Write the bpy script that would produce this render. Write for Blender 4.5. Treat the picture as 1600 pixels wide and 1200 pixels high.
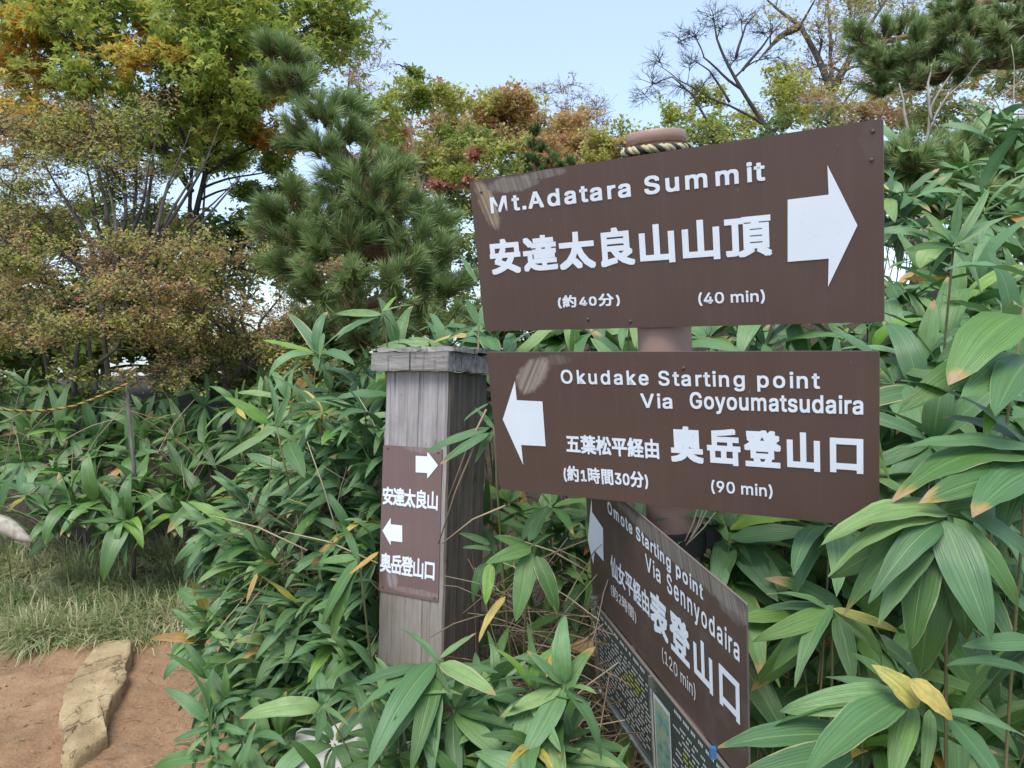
import bpy, math, random
import numpy as np
from mathutils import Vector, Matrix, noise
for o in list(bpy.data.objects): bpy.data.objects.remove(o)
SC = bpy.context.scene; COL = SC.collection
# ------------------------------------------------------------------ camera, sky, sun, exposure
F = 1186.0; HOR = 540.0; PIT = math.atan((600-HOR)/F)
CAM = Vector((0, 0, 1.5))
RT = Vector((1, 0, 0)); UP = Vector((0, math.sin(PIT), math.cos(PIT))); FW = Vector((0, math.cos(PIT), -math.sin(PIT)))
cd = bpy.data.cameras.new('camera'); cam = bpy.data.objects.new('camera', cd); COL.objects.link(cam)
cam.location = CAM; cam.rotation_euler = (math.pi/2-PIT, 0, 0)
cd.sensor_width = 36; cd.lens = 36*F/1600; cd.clip_start = 0.05; cd.clip_end = 2000
SC.camera = cam
W = bpy.data.worlds.new('World'); SC.world = W; W.use_nodes = True
SUN_EL, SUN_AZ = math.radians(60), math.radians(205)     # azimuth clockwise from +Y (north)
nt = W.node_tree; nt.nodes.clear()
wo = nt.nodes.new('ShaderNodeOutputWorld'); bg = nt.nodes.new('ShaderNodeBackground'); sk = nt.nodes.new('ShaderNodeTexSky')
sk.sky_type = 'NISHITA'; sk.sun_disc = False; sk.sun_elevation = SUN_EL; sk.sun_rotation = SUN_AZ
sk.altitude = 1300; sk.air_density = 1.0; sk.dust_density = 2.5; sk.ozone_density = 1.0
mixw = nt.nodes.new('ShaderNodeMix'); mixw.data_type = 'RGBA'; mixw.inputs[0].default_value = 0.40
mixw.inputs[7].default_value = (3.9, 4.75, 5.65, 1)        # thin even high haze over the blue
nt.links.new(sk.outputs[0], mixw.inputs[6]); nt.links.new(mixw.outputs[2], bg.inputs[0]); nt.links.new(bg.outputs[0], wo.inputs[0])
bg.inputs[1].default_value = 0.115
sd = bpy.data.lights.new('sun', 'SUN'); sd.energy = 1.5; sd.angle = math.radians(32); sd.color = (1, 0.95, 0.87)
sun = bpy.data.objects.new('sun', sd); COL.objects.link(sun)
sv = Vector((math.sin(SUN_AZ)*math.cos(SUN_EL), math.cos(SUN_AZ)*math.cos(SUN_EL), math.sin(SUN_EL)))
sun.rotation_euler = sv.to_track_quat('Z', 'Y').to_euler(); sun.location = (0, 0, 20)
vs = SC.view_settings; vs.view_transform = 'Standard'; vs.look = 'None'; vs.gamma = 1; vs.exposure = 1.22
SC.display_settings.display_device = 'sRGB'
SC.cycles.max_bounces = 6; SC.cycles.diffuse_bounces = 3; SC.cycles.transmission_bounces = 3; SC.cycles.transparent_max_bounces = 6

rnd = random.Random(7); rng = np.random.default_rng(7)
def P(px, py, d): return CAM + FW*d + RT*(d*(px-800)/F) - UP*(d*(py-600)/F)
def sst(a, b, x):
    t = max(0.0, min(1.0, (x-a)/(b-a))); return t*t*(3-2*t)
# ------------------------------------------------------------------ materials
def newmat(name):
    m = bpy.data.materials.new(name); m.use_nodes = True; n = m.node_tree.nodes; n.clear()
    out = n.new('ShaderNodeOutputMaterial'); b = n.new('ShaderNodeBsdfPrincipled')
    m.node_tree.links.new(b.outputs[0], out.inputs[0]); return m, n, m.node_tree.links, b, out
def N(n, t, **k):
    x = n.new(t)
    for a, v in k.items(): setattr(x, a, v)
    return x
def ramp(n, stops, interp='LINEAR'):
    r = n.new('ShaderNodeValToRGB'); r.color_ramp.interpolation = interp; e = r.color_ramp.elements
    while len(e) < len(stops): e.new(0.5)
    for i, (p, c) in enumerate(stops): e[i].position = p; e[i].color = (c[0], c[1], c[2], 1) if len(c) == 3 else c
    return r
def math_(n, l, op, a, b=None, c=None, clamp=False):
    x = n.new('ShaderNodeMath'); x.operation = op; x.use_clamp = clamp
    for i, v in enumerate((a, b, c)):
        if v is None: continue
        if isinstance(v, (int, float)): x.inputs[i].default_value = v
        else: l.new(v, x.inputs[i])
    return x.outputs[0]
def mixc(n, l, f, a, b, mode='MIX'):
    x = n.new('ShaderNodeMix'); x.data_type = 'RGBA'; x.blend_type = mode
    for i, v in ((0, f), (6, a), (7, b)):
        if isinstance(v, (int, float)): x.inputs[i].default_value = v
        elif isinstance(v, tuple): x.inputs[i].default_value = (*v, 1)
        else: l.new(v, x.inputs[i])
    return x.outputs[2]
def noise_(n, l, vec, scale, detail=4, rough=0.55, mapscale=None):
    if mapscale:
        mp = n.new('ShaderNodeMapping'); mp.inputs[3].default_value = mapscale; l.new(vec, mp.inputs[0]); vec = mp.outputs[0]
    t = n.new('ShaderNodeTexNoise'); t.inputs['Scale'].default_value = scale; t.inputs['Detail'].default_value = detail; t.inputs['Roughness'].default_value = rough
    l.new(vec, t.inputs[0]); return t.outputs[0]
def bump(n, l, b, h, strength, dist=0.01):
    x = n.new('ShaderNodeBump'); x.inputs[0].default_value = strength; x.inputs[1].default_value = dist
    l.new(h, x.inputs['Height']); l.new(x.outputs[0], b.inputs['Normal'])
def add_translucent(m, n, l, b, out, col, f):
    t = n.new('ShaderNodeBsdfTranslucent'); x = n.new('ShaderNodeMixShader'); x.inputs[0].default_value = f
    if isinstance(col, tuple): t.inputs[0].default_value = (*col, 1)
    else: l.new(col, t.inputs[0])
    l.new(b.outputs[0], x.inputs[1]); l.new(t.outputs[0], x.inputs[2]); l.new(x.outputs[0], out.inputs[0])

def mat_leaf(name, stops, edge_amt=0.5, tip=True, rough=0.44, transl=0.22):
    m, n, l, b, out = newmat(name)
    uv = n.new('ShaderNodeUVMap'); sp = n.new('ShaderNodeSeparateXYZ'); l.new(uv.outputs[0], sp.inputs[0]); u, v = sp.outputs[0], sp.outputs[1]
    oi = n.new('ShaderNodeObjectInfo'); rd = oi.outputs['Random']
    base = ramp(n, stops); l.new(rd, base.inputs[0])
    r2 = math_(n, l, 'FRACT', math_(n, l, 'MULTIPLY', rd, 37.31))
    r3 = math_(n, l, 'FRACT', math_(n, l, 'MULTIPLY', rd, 91.7))
    off = n.new('ShaderNodeCombineXYZ'); l.new(math_(n, l, 'MULTIPLY', rd, 50), off.inputs[2])
    vv = n.new('ShaderNodeVectorMath'); vv.operation = 'ADD'; l.new(uv.outputs[0], vv.inputs[0]); l.new(off.outputs[0], vv.inputs[1])
    vein = noise_(n, l, vv.outputs[0], 1, 2, 0.5, (34, 0.8, 1))
    blot = noise_(n, l, vv.outputs[0], 1, 4, 0.6, (3, 5, 1))
    c = mixc(n, l, math_(n, l, 'MULTIPLY', vein, 1.0), (0.42, 0.48, 0.42), (1.62, 1.55, 1.55))
    c = mixc(n, l, 1.0, base.outputs[0], c, 'MULTIPLY')
    c2 = mixc(n, l, math_(n, l, 'MULTIPLY', math_(n, l, 'SUBTRACT', blot, 0.45, clamp=True), 2.0, clamp=True), c, (0.10, 0.19, 0.055))
    du = math_(n, l, 'ABSOLUTE', math_(n, l, 'SUBTRACT', u, 0.5))
    mid = math_(n, l, 'LESS_THAN', du, 0.022)
    c3 = mixc(n, l, math_(n, l, 'MULTIPLY', mid, 0.6), c2, (0.20, 0.33, 0.10))
    if edge_amt:
        ed = math_(n, l, 'ADD', du, math_(n, l, 'MULTIPLY', math_(n, l, 'SUBTRACT', blot, 0.5), 0.16))
        thr = math_(n, l, 'SUBTRACT', 0.555, math_(n, l, 'MULTIPLY', math_(n, l, 'POWER', r2, 3.2), 0.22*edge_amt))
        e = math_(n, l, 'MULTIPLY', math_(n, l, 'SUBTRACT', ed, thr), 22, clamp=True)
        ecol = ramp(n, [(0, (0.26, 0.36, 0.12)), (.55, (0.34, 0.38, 0.14)), (.8, (0.50, 0.46, 0.26)), (1, (0.46, 0.32, 0.12))]); l.new(r3, ecol.inputs[0])
        c3 = mixc(n, l, e, c3, ecol.outputs[0])
    if tip:
        tv = math_(n, l, 'ADD', v, math_(n, l, 'MULTIPLY', math_(n, l, 'SUBTRACT', blot, 0.5), 0.3))
        tt = math_(n, l, 'SUBTRACT', 1.06, math_(n, l, 'MULTIPLY', math_(n, l, 'POWER', r3, 3.5), 0.26))
        tf = math_(n, l, 'MULTIPLY', math_(n, l, 'SUBTRACT', tv, tt), 14, clamp=True)
        tf2 = math_(n, l, 'MULTIPLY', math_(n, l, 'SUBTRACT', tv, math_(n, l, 'ADD', tt, 0.045)), 18, clamp=True)
        c3 = mixc(n, l, tf, c3, (0.42, 0.30, 0.06)); c3 = mixc(n, l, tf2, c3, (0.46, 0.31, 0.17))
    spot = noise_(n, l, vv.outputs[0], 1, 3, 0.7, (16, 42, 1))
    c3 = mixc(n, l, math_(n, l, 'MULTIPLY', math_(n, l, 'SUBTRACT', spot, .66, clamp=True), 9, clamp=True), c3, (0.30, 0.22, 0.09))
    l.new(c3, b.inputs['Base Color']); b.inputs['Roughness'].default_value = rough; b.inputs['Specular IOR Level'].default_value = 0.8
    bump(n, l, b, vein, 0.6, 0.0025)
    add_translucent(m, n, l, b, out, c3, transl)
    return m
M = {}
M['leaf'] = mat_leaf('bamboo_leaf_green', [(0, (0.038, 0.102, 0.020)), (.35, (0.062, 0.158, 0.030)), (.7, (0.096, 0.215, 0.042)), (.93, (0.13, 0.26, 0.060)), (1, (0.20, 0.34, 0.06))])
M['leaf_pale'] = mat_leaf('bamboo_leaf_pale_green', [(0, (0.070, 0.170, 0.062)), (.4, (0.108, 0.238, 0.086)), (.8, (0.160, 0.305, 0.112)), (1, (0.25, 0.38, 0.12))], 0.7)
M['leaf_fresh'] = mat_leaf('bamboo_leaf_fresh', [(0, (0.13, 0.30, 0.03)), (1, (0.22, 0.38, 0.05))], 0.3)
M['leaf_yellow'] = mat_leaf('bamboo_leaf_yellowing', [(0, (0.58, 0.42, 0.08)), (.5, (0.60, 0.46, 0.12)), (1, (0.40, 0.42, 0.08))], 0.8)
M['leaf_orange'] = mat_leaf('bamboo_leaf_dry_orange', [(0, (0.50, 0.22, 0.04)), (.5, (0.56, 0.30, 0.07)), (1, (0.50, 0.34, 0.16))], 0.3)

def mat_tint(name, stops, rough=0.55, transl=0.3):
    m, n, l, b, out = newmat(name)
    a = n.new('ShaderNodeAttribute'); a.attribute_name = 'tint'
    r = ramp(n, stops); l.new(a.outputs['Fac'], r.inputs[0]); l.new(r.outputs[0], b.inputs['Base Color'])
    b.inputs['Roughness'].default_value = rough
    if transl: add_translucent(m, n, l, b, out, r.outputs[0], transl)
    return m
M['autumn'] = mat_tint('autumn_leaves', [(0, (0.09, 0.16, 0.05)), (.2, (0.21, 0.29, 0.07)), (.36, (0.36, 0.42, 0.09)), (.5, (0.54, 0.54, 0.11)), (.62, (0.52, 0.46, 0.22)), (.74, (0.62, 0.38, 0.13)), (.86, (0.52, 0.30, 0.22)), (1, (0.52, 0.08, 0.09))], .5, .5)
M['maple'] = mat_tint('maple_leaves', [(0, (0.07, 0.14, 0.04)), (.2, (0.24, 0.34, 0.07)), (.36, (0.42, 0.50, 0.10)), (.5, (0.62, 0.58, 0.12)), (.62, (0.72, 0.54, 0.12)), (.74, (0.74, 0.38, 0.07)), (1, (0.60, 0.20, 0.08))], .5, .5)
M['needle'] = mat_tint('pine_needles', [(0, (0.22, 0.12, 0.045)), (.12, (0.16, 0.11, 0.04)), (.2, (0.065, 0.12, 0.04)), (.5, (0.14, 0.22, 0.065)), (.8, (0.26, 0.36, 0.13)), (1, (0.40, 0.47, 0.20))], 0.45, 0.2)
M['grass'] = mat_tint('grass_blades', [(0, (0.08, 0.17, 0.05)), (.4, (0.20, 0.31, 0.10)), (.65, (0.40, 0.43, 0.20)), (1, (0.66, 0.58, 0.37))], 0.6, 0.25)
def mat_noise(name, cols, scale, mapscale=None, rough=0.8, bstr=0.5, bdist=0.01, detail=6, rng_=(0.3, 0.7), coord='Object'):
    m, n, l, b, out = newmat(name); tc = n.new('ShaderNodeTexCoord')
    f = noise_(n, l, tc.outputs[coord], scale, detail, 0.6, mapscale)
    k = len(cols); r = ramp(n, [(rng_[0]+(rng_[1]-rng_[0])*i/(k-1), c) for i, c in enumerate(cols)]); l.new(f, r.inputs[0])
    l.new(r.outputs[0], b.inputs['Base Color']); b.inputs['Roughness'].default_value = rough
    bump(n, l, b, f, bstr, bdist); return m
M['bark'] = mat_noise('grey_bark', [(0.05, 0.042, 0.035), (0.11, 0.095, 0.08), (0.19, 0.175, 0.15)], 30, (1, 1, .3), .85, .6, .004)
M['bark_dark'] = mat_noise('dark_bark', [(0.022, 0.018, 0.016), (0.055, 0.046, 0.04), (0.10, 0.09, 0.078)], 30, (1, 1, .3), .85, .6, .004)
M['bark_mid'] = mat_noise('brown_grey_bark', [(0.035, 0.028, 0.024), (0.085, 0.072, 0.062), (0.15, 0.13, 0.115)], 30, (1, 1, .3), .85, .6, .004)
M['bark_pine'] = mat_noise('pine_bark', [(0.10, 0.05, 0.028), (0.20, 0.11, 0.06), (0.28, 0.18, 0.11)], 40, (1, 1, .4), .85, .6, .004)
M['bark_pale'] = mat_noise('bleached_dead_wood', [(0.22, 0.19, 0.15), (0.36, 0.32, 0.26), (0.5, 0.46, 0.40)], 24, (1, 1, .3), .8, .5, .004)
M['culm'] = mat_noise('bamboo_culm', [(0.10, 0.12, 0.04), (0.18, 0.17, 0.075), (0.26, 0.21, 0.12)], 8, None, .5, .1, .002)
M['straw'] = mat_tint('dry_stalks', [(0, (0.10, 0.065, 0.035)), (.5, (0.24, 0.17, 0.10)), (1, (0.44, 0.36, 0.24))], .8, 0)
M['cone'] = mat_noise('pine_cone', [(0.05, 0.03, 0.02), (0.12, 0.08, 0.06)], 60)
M['white_rock'] = mat_noise('pale_rock', [(0.22, 0.20, 0.17), (0.42, 0.40, 0.36), (0.58, 0.56, 0.52)], 9, None, .85, .7, .02, 9)

def mat_soil():
    m, n, l, b, out = newmat('trodden_soil'); tc = n.new('ShaderNodeTexCoord'); v = tc.outputs['Object']
    a = noise_(n, l, v, 1.6, 4); c = noise_(n, l, v, 14, 8, .65); d = noise_(n, l, v, 90, 6, .7)
    r = ramp(n, [(.3, (0.17, 0.092, 0.046)), (.5, (0.31, 0.180, 0.092)), (.72, (0.44, 0.285, 0.165))])
    l.new(math_(n, l, 'ADD', math_(n, l, 'MULTIPLY', a, .55), math_(n, l, 'MULTIPLY', c, .45)), r.inputs[0])
    k = mixc(n, l, math_(n, l, 'MULTIPLY', math_(n, l, 'SUBTRACT', d, .52, clamp=True), 3.5, clamp=True), r.outputs[0], (0.50, 0.34, 0.22))
    l.new(k, b.inputs['Base Color']); b.inputs['Roughness'].default_value = .95
    bump(n, l, b, math_(n, l, 'ADD', c, math_(n, l, 'MULTIPLY', d, .35)), 1.0, .02); return m
M['soil'] = mat_soil()
def mat_floor():
    m, n, l, b, out = newmat('leaf_litter_ground'); tc = n.new('ShaderNodeTexCoord'); v = tc.outputs['Object']
    c = noise_(n, l, v, 22, 8, .7)
    r = ramp(n, [(.3, (0.022, 0.017, 0.011)), (.55, (0.065, 0.048, 0.028)), (.75, (0.13, 0.09, 0.05))]); l.new(c, r.inputs[0])
    l.new(r.outputs[0], b.inputs['Base Color']); b.inputs['Roughness'].default_value = .95; bump(n, l, b, c, 1, .03); return m
M['litter'] = mat_floor()
def mat_stone():
    m, n, l, b, out = newmat('tan_stone'); tc = n.new('ShaderNodeTexCoord'); v = tc.outputs['Object']
    a = noise_(n, l, v, 5, 6, .6); d = noise_(n, l, v, 60, 6, .7)
    r = ramp(n, [(.3, (0.27, 0.18, 0.09)), (.5, (0.44, 0.32, 0.165)), (.7, (0.58, 0.46, 0.27))]); l.new(a, r.inputs[0])
    k = mixc(n, l, math_(n, l, 'MULTIPLY', math_(n, l, 'SUBTRACT', d, .55, clamp=True), 4, clamp=True), r.outputs[0], (0.20, 0.13, 0.07))
    cr_ = noise_(n, l, v, 7, 8, .55, (1, .5, 1)); crk = math_(n, l, 'SUBTRACT', 1.0, math_(n, l, 'MULTIPLY', math_(n, l, 'ABSOLUTE', math_(n, l, 'SUBTRACT', cr_, .5)), 90), clamp=True); k = mixc(n, l, math_(n, l, 'MULTIPLY', crk, .25), k, (0.13, 0.085, 0.045))
    l.new(k, b.inputs['Base Color']); b.inputs['Roughness'].default_value = .85
    bump(n, l, b, math_(n, l, 'SUBTRACT', math_(n, l, 'ADD', a, math_(n, l, 'MULTIPLY', d, .35)), math_(n, l, 'MULTIPLY', crk, .3)), 1.0, .03); return m
M['stone'] = mat_stone()
def mat_wood(name, c0, c1, c2, foot_brown=0.0, axis=(26, 26, 1.1)):
    m, n, l, b, out = newmat(name); tc = n.new('ShaderNodeTexCoord'); v = tc.outputs['Object']
    g = noise_(n, l, v, 3, 7, .65, axis); big = noise_(n, l, v, 5, 4, .6); f = noise_(n, l, v, 2.2, 5, .6, (60, 60, 1.0))
    r = ramp(n, [(.28, c0), (.5, c1), (.72, c2)]); l.new(g, r.inputs[0])
    k = mixc(n, l, math_(n, l, 'MULTIPLY', math_(n, l, 'SUBTRACT', f, .56, clamp=True), 7, clamp=True), r.outputs[0], tuple(x*.35 for x in c0))
    k = mixc(n, l, math_(n, l, 'MULTIPLY', math_(n, l, 'SUBTRACT', big, .47, clamp=True), 3.0, clamp=True), k, tuple(x*.55 for x in c1))
    kn = noise_(n, l, v, 34, 5, .7, (1, 1, .45)); k = mixc(n, l, math_(n, l, 'MULTIPLY', math_(n, l, 'SUBTRACT', kn, .62, clamp=True), 7, clamp=True), k, tuple(x*.3 for x in c0))
    if foot_brown:
        sp = n.new('ShaderNodeSeparateXYZ'); l.new(v, sp.inputs[0])
        mz = math_(n, l, 'MULTIPLY', math_(n, l, 'SUBTRACT', math_(n, l, 'MULTIPLY', big, .45), math_(n, l, 'ADD', sp.outputs[2], .05)), 1.5*foot_brown, clamp=True)  # browner towards the bottom, broken up by noise
        k = mixc(n, l, math_(n, l, 'MULTIPLY', mz, .5), k, (0.20, 0.155, 0.085))
    l.new(k, b.inputs['Base Color']); b.inputs['Roughness'].default_value = .85
    bump(n, l, b, math_(n, l, 'SUBTRACT', g, math_(n, l, 'MULTIPLY', f, .6)), .9, .006); return m
M['wood'] = mat_wood('weathered_grey_timber', (0.24, 0.215, 0.205), (0.34, 0.315, 0.31), (0.44, 0.415, 0.41), 1.6, (34, 34, 2.4))
M['wood_side'] = mat_wood('weathered_shaded_timber', (0.05, 0.04, 0.03), (0.12, 0.10, 0.078), (0.21, 0.18, 0.15), .3)  # brown copy for right and back faces, their shade put into the colour
M['wood_cap'] = mat_wood('weathered_cap_timber', (0.11, 0.098, 0.088), (0.26, 0.24, 0.225), (0.42, 0.40, 0.38), 0, (2.2, 26, 26))

def mat_sign(name, base, scuffs_sheen=(), wear=0.0, rough=.38):
    """brown sign enamel; scuffs = (u, v, ru, rv, slant) ellipses in board coordinates (metres)"""
    m, n, l, b, out = newmat(name); tc = n.new('ShaderNodeTexCoord'); v = tc.outputs['Object']
    a = noise_(n, l, v, 7, 5, .6); d = noise_(n, l, v, 160, 4, .7)
    k = mixc(n, l, a, tuple(x*.88 for x in base), tuple(x*1.14 for x in base))
    sp = n.new('ShaderNodeSeparateXYZ'); l.new(v, sp.inputs[0]); X, Z = sp.outputs[0], sp.outputs[2]
    ro = None
    for (cu, cv, ru, rv, sl, col, amt) in scuffs_sheen:
        x = math_(n, l, 'SUBTRACT', X, cu); z = math_(n, l, 'SUBTRACT', Z, cv)
        x = math_(n, l, 'ADD', x, math_(n, l, 'MULTIPLY', z, sl))
        xx = math_(n, l, 'POWER', math_(n, l, 'ABSOLUTE', math_(n, l, 'DIVIDE', x, ru)), 2.0); zz = math_(n, l, 'POWER', math_(n, l, 'ABSOLUTE', math_(n, l, 'DIVIDE', z, rv)), 2.0)
        rr = math_(n, l, 'ADD', xx, zz)
        rr = math_(n, l, 'ADD', rr, math_(n, l, 'MULTIPLY', math_(n, l, 'SUBTRACT', noise_(n, l, v, 30, 6, .7), .5), 2.2))
        f = math_(n, l, 'MULTIPLY', math_(n, l, 'SUBTRACT', 1.0, rr), 2.2, clamp=True)
        st = n.new('ShaderNodeCombineXYZ'); l.new(math_(n, l, 'ADD', X, math_(n, l, 'MULTIPLY', Z, sl if abs(sl) > .01 else .3)), st.inputs[0])
        stn = noise_(n, l, st.outputs[0], 120, 3, .6)
        f = math_(n, l, 'MULTIPLY', f, math_(n, l, 'MULTIPLY', math_(n, l, 'SUBTRACT', stn, .32, clamp=True), 2.6*amt, clamp=True))
        k = mixc(n, l, f, k, col)
    if wear:
        w_ = noise_(n, l, v, 18, 8, .75); k = mixc(n, l, math_(n, l, 'MULTIPLY', math_(n, l, 'SUBTRACT', w_, .5, clamp=True), 3*wear, clamp=True), k, (0.25, 0.23, 0.21))
    sk_ = noise_(n, l, v, 1, 6, .7, (60, 1, 2.2)); k = mixc(n, l, math_(n, l, 'MULTIPLY', math_(n, l, 'SUBTRACT', sk_, .5, clamp=True), 1.6, clamp=True), k, tuple(x*1.3+.01 for x in base))
    k = mixc(n, l, math_(n, l, 'MULTIPLY', math_(n, l, 'SUBTRACT', noise_(n, l, v, 260, 2, .5, (1, 1, .25)), .70, clamp=True), 5, clamp=True), k, (0.30, 0.26, 0.23))
    l.new(k, b.inputs['Base Color'])
    rr = math_(n, l, 'ADD', rough, math_(n, l, 'MULTIPLY', a, .2)); l.new(rr, b.inputs['Roughness'])
    b.inputs['Specular IOR Level'].default_value = .45
    bump(n, l, b, a, .05, .002); return m
def mat_plain(name, col, rough=.5, var=.12, scale=25, metal=0):
    m, n, l, b, out = newmat(name); tc = n.new('ShaderNodeTexCoord'); f = noise_(n, l, tc.outputs['Object'], scale, 5, .65)
    k = mixc(n, l, f, tuple(x*(1-var) for x in col), tuple(min(1, x*(1+var)) for x in col)); l.new(k, b.inputs['Base Color'])
    b.inputs['Roughness'].default_value = rough; b.inputs['Metallic'].default_value = metal; return m
BR = (0.092, 0.056, 0.044)
def mat_print():
    m, n, l, b, out = newmat('white_lettering'); tc = n.new('ShaderNodeTexCoord'); v = tc.outputs['Object']
    f = noise_(n, l, v, 55, 8, .75); g = noise_(n, l, v, 9, 3, .5)
    k = mixc(n, l, g, (0.66, 0.71, 0.78), (0.80, 0.85, 0.92)); k = mixc(n, l, math_(n, l, 'MULTIPLY', math_(n, l, 'SUBTRACT', f, .60, clamp=True), 6, clamp=True), k, (0.42, 0.38, 0.36))
    l.new(k, b.inputs['Base Color']); b.inputs['Roughness'].default_value = .45; return m
M['print'] = mat_print()
M['print_dull'] = mat_plain('dull_white_lettering', (0.62, 0.62, 0.62), .5, .12)
M['yellow_print'] = mat_plain('yellow_lettering', (0.55, 0.55, 0.08), .5)
M['edge'] = mat_plain('board_edge', (0.16, 0.13, 0.12), .5)
M['pole'] = mat_plain('pinkish_brown_painted_steel', (0.37, 0.225, 0.175), .42, .14, 12)
M['black'] = mat_plain('black_clamp', (0.02, 0.02, 0.022), .45)
M['screw'] = mat_plain('screw_head', (0.10, 0.068, 0.058), .4)
M['rope_y'] = mat_plain('pale_yellow_strand', (0.48, 0.43, 0.25), .8, .3, 90)
M['rope_yy'] = mat_plain('yellow_strand', (0.42, 0.27, 0.05), .8, .2, 90)
M['rope_b'] = mat_plain('black_strand', (0.03, 0.03, 0.03), .8, .2, 90)
M['panel'] = mat_plain('dark_green_panel', (0.055, 0.072, 0.066), .25, .3, 9)
M['teal'] = mat_noise('teal_picture', [(0.05, 0.13, 0.10), (0.16, 0.34, 0.30), (0.30, 0.42, 0.30), (0.42, 0.36, 0.14)], 45, None, .3, 0)
M['blue'] = mat_plain('blue_clip', (0.04, 0.13, 0.28), .4)
def mat_glass():
    m, n, l, b, out = newmat('clear_acrylic'); b.inputs['Base Color'].default_value = (.85, .95, .92, 1)
    b.inputs['Roughness'].default_value = .08; b.inputs['Transmission Weight'].default_value = .9; b.inputs['IOR'].default_value = 1.45; return m
M['acrylic'] = mat_glass()

# ------------------------------------------------------------------ mesh helpers
class MB:
    def __init__(s): s.v = []; s.q = []; s.t = []; s.n = 0; s.tv = []
    def add(s, v, q=None, t=None, tint=None):
        v = np.asarray(v, dtype=np.float32).reshape(-1, 3)
        if q is not None and len(q): s.q.append(np.asarray(q, dtype=np.int32).reshape(-1, 4)+s.n)
        if t is not None and len(t): s.t.append(np.asarray(t, dtype=np.int32).reshape(-1, 3)+s.n)
        if tint is None: tint = np.zeros(len(v), dtype=np.float32)
        elif np.isscalar(tint): tint = np.full(len(v), tint, dtype=np.float32)
        s.tv.append(np.asarray(tint, dtype=np.float32)); s.v.append(v); s.n += len(v)
    def tube(s, pts, rad, sides=5, tint=None, cap=True):
        pts = np.asarray([tuple(p) for p in pts], dtype=np.float64); k = len(pts)
        rad = np.broadcast_to(np.asarray(rad, dtype=np.float64), (k,))
        d = np.gradient(pts, axis=0); d /= np.linalg.norm(d, axis=1)[:, None]+1e-9
        m = d.mean(0); ref = np.eye(3)[np.argmin(np.abs(m))]
        a = np.cross(d, ref); a /= np.linalg.norm(a, axis=1)[:, None]+1e-9; b = np.cross(d, a)
        th = np.arange(sides)*2*np.pi/sides
        ring = pts[:, None]+rad[:, None, None]*(np.cos(th)[None, :, None]*a[:, None]+np.sin(th)[None, :, None]*b[:, None])
        i = np.arange(k-1)[:, None]*sides; j = np.arange(sides)[None]; j2 = (j+1) % sides
        q = np.stack([i+j, i+sides+j, i+sides+j2, i+j2], -1).reshape(-1, 4)
        v = ring.reshape(-1, 3); t = None
        if cap:
            v = np.vstack([v, pts[0], pts[-1]]); c0 = k*sides; e = (k-1)*sides; jj = np.arange(sides); jn = (jj+1) % sides
            t = np.vstack([np.stack([np.full(sides, c0), jj, jn], -1), np.stack([np.full(sides, c0+1), e+jn, e+jj], -1)])
        s.add(v, q, t, tint)
    def box(s, o, u, v, w, a, b, c):
        """box spanning a=(a0,a1) along u, b along v, c along w from origin o"""
        o, u, v, w = (np.array(x) for x in (o, u, v, w))
        P8 = [o+u*x+v*y+w*z for z in c for y in b for x in a]
        s.add(P8, [(0, 2, 3, 1), (4, 5, 7, 6), (0, 1, 5, 4), (2, 6, 7, 3), (0, 4, 6, 2), (1, 3, 7, 5)])
    def mesh(s, name, mat, smooth=True, tint=True):
        me = bpy.data.meshes.new(name); V = np.vstack(s.v); q = np.vstack(s.q) if s.q else np.zeros((0, 4), np.int32); t = np.vstack(s.t) if s.t else np.zeros((0, 3), np.int32)
        me.vertices.add(len(V)); me.vertices.foreach_set('co', V.ravel())
        nl = q.size+t.size; me.loops.add(nl); me.polygons.add(len(q)+len(t))
        me.loops.foreach_set('vertex_index', np.concatenate([q.ravel(), t.ravel()]))
        st = np.concatenate([np.arange(len(q))*4, q.size+np.arange(len(t))*3]).astype(np.int32)
        me.polygons.foreach_set('loop_start', st)
        me.polygons.foreach_set('use_smooth', np.full(len(st), smooth))
        if tint:
            at = me.attributes.new('tint', 'FLOAT', 'POINT'); at.data.foreach_set('value', np.concatenate(s.tv))
        me.update(calc_edges=True); me.validate(); me.materials.append(mat); return me
    def obj(s, name, mat, parent=None, smooth=True, tint=False):
        return link(name, s.mesh(name, mat, smooth, tint), parent)
def link(name, data, parent=None):
    o = bpy.data.objects.new(name, data); COL.objects.link(o)
    if parent: o.parent = parent; o.matrix_parent_inverse = Matrix.Translation(-parent.location)
    return o
def thing(name, label, cat, loc=(0, 0, 0), group=None):
    o = bpy.data.objects.new(name, None); COL.objects.link(o); o.location = loc; o.empty_display_size = .1
    return tag(o, label, cat, group)
def tag(o, label, cat, group=None, kind=None):
    o['label'] = label; o['category'] = cat
    if group: o['group'] = group
    if kind: o['kind'] = kind
    return o
def struct(o, label=None):
    o['kind'] = 'structure'
    if label: o['label'] = label
    return o
def stuff(o, label=None, cat=None):
    o['kind'] = 'stuff'
    if label: o['label'] = label
    if cat: o['category'] = cat
    return o

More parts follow.
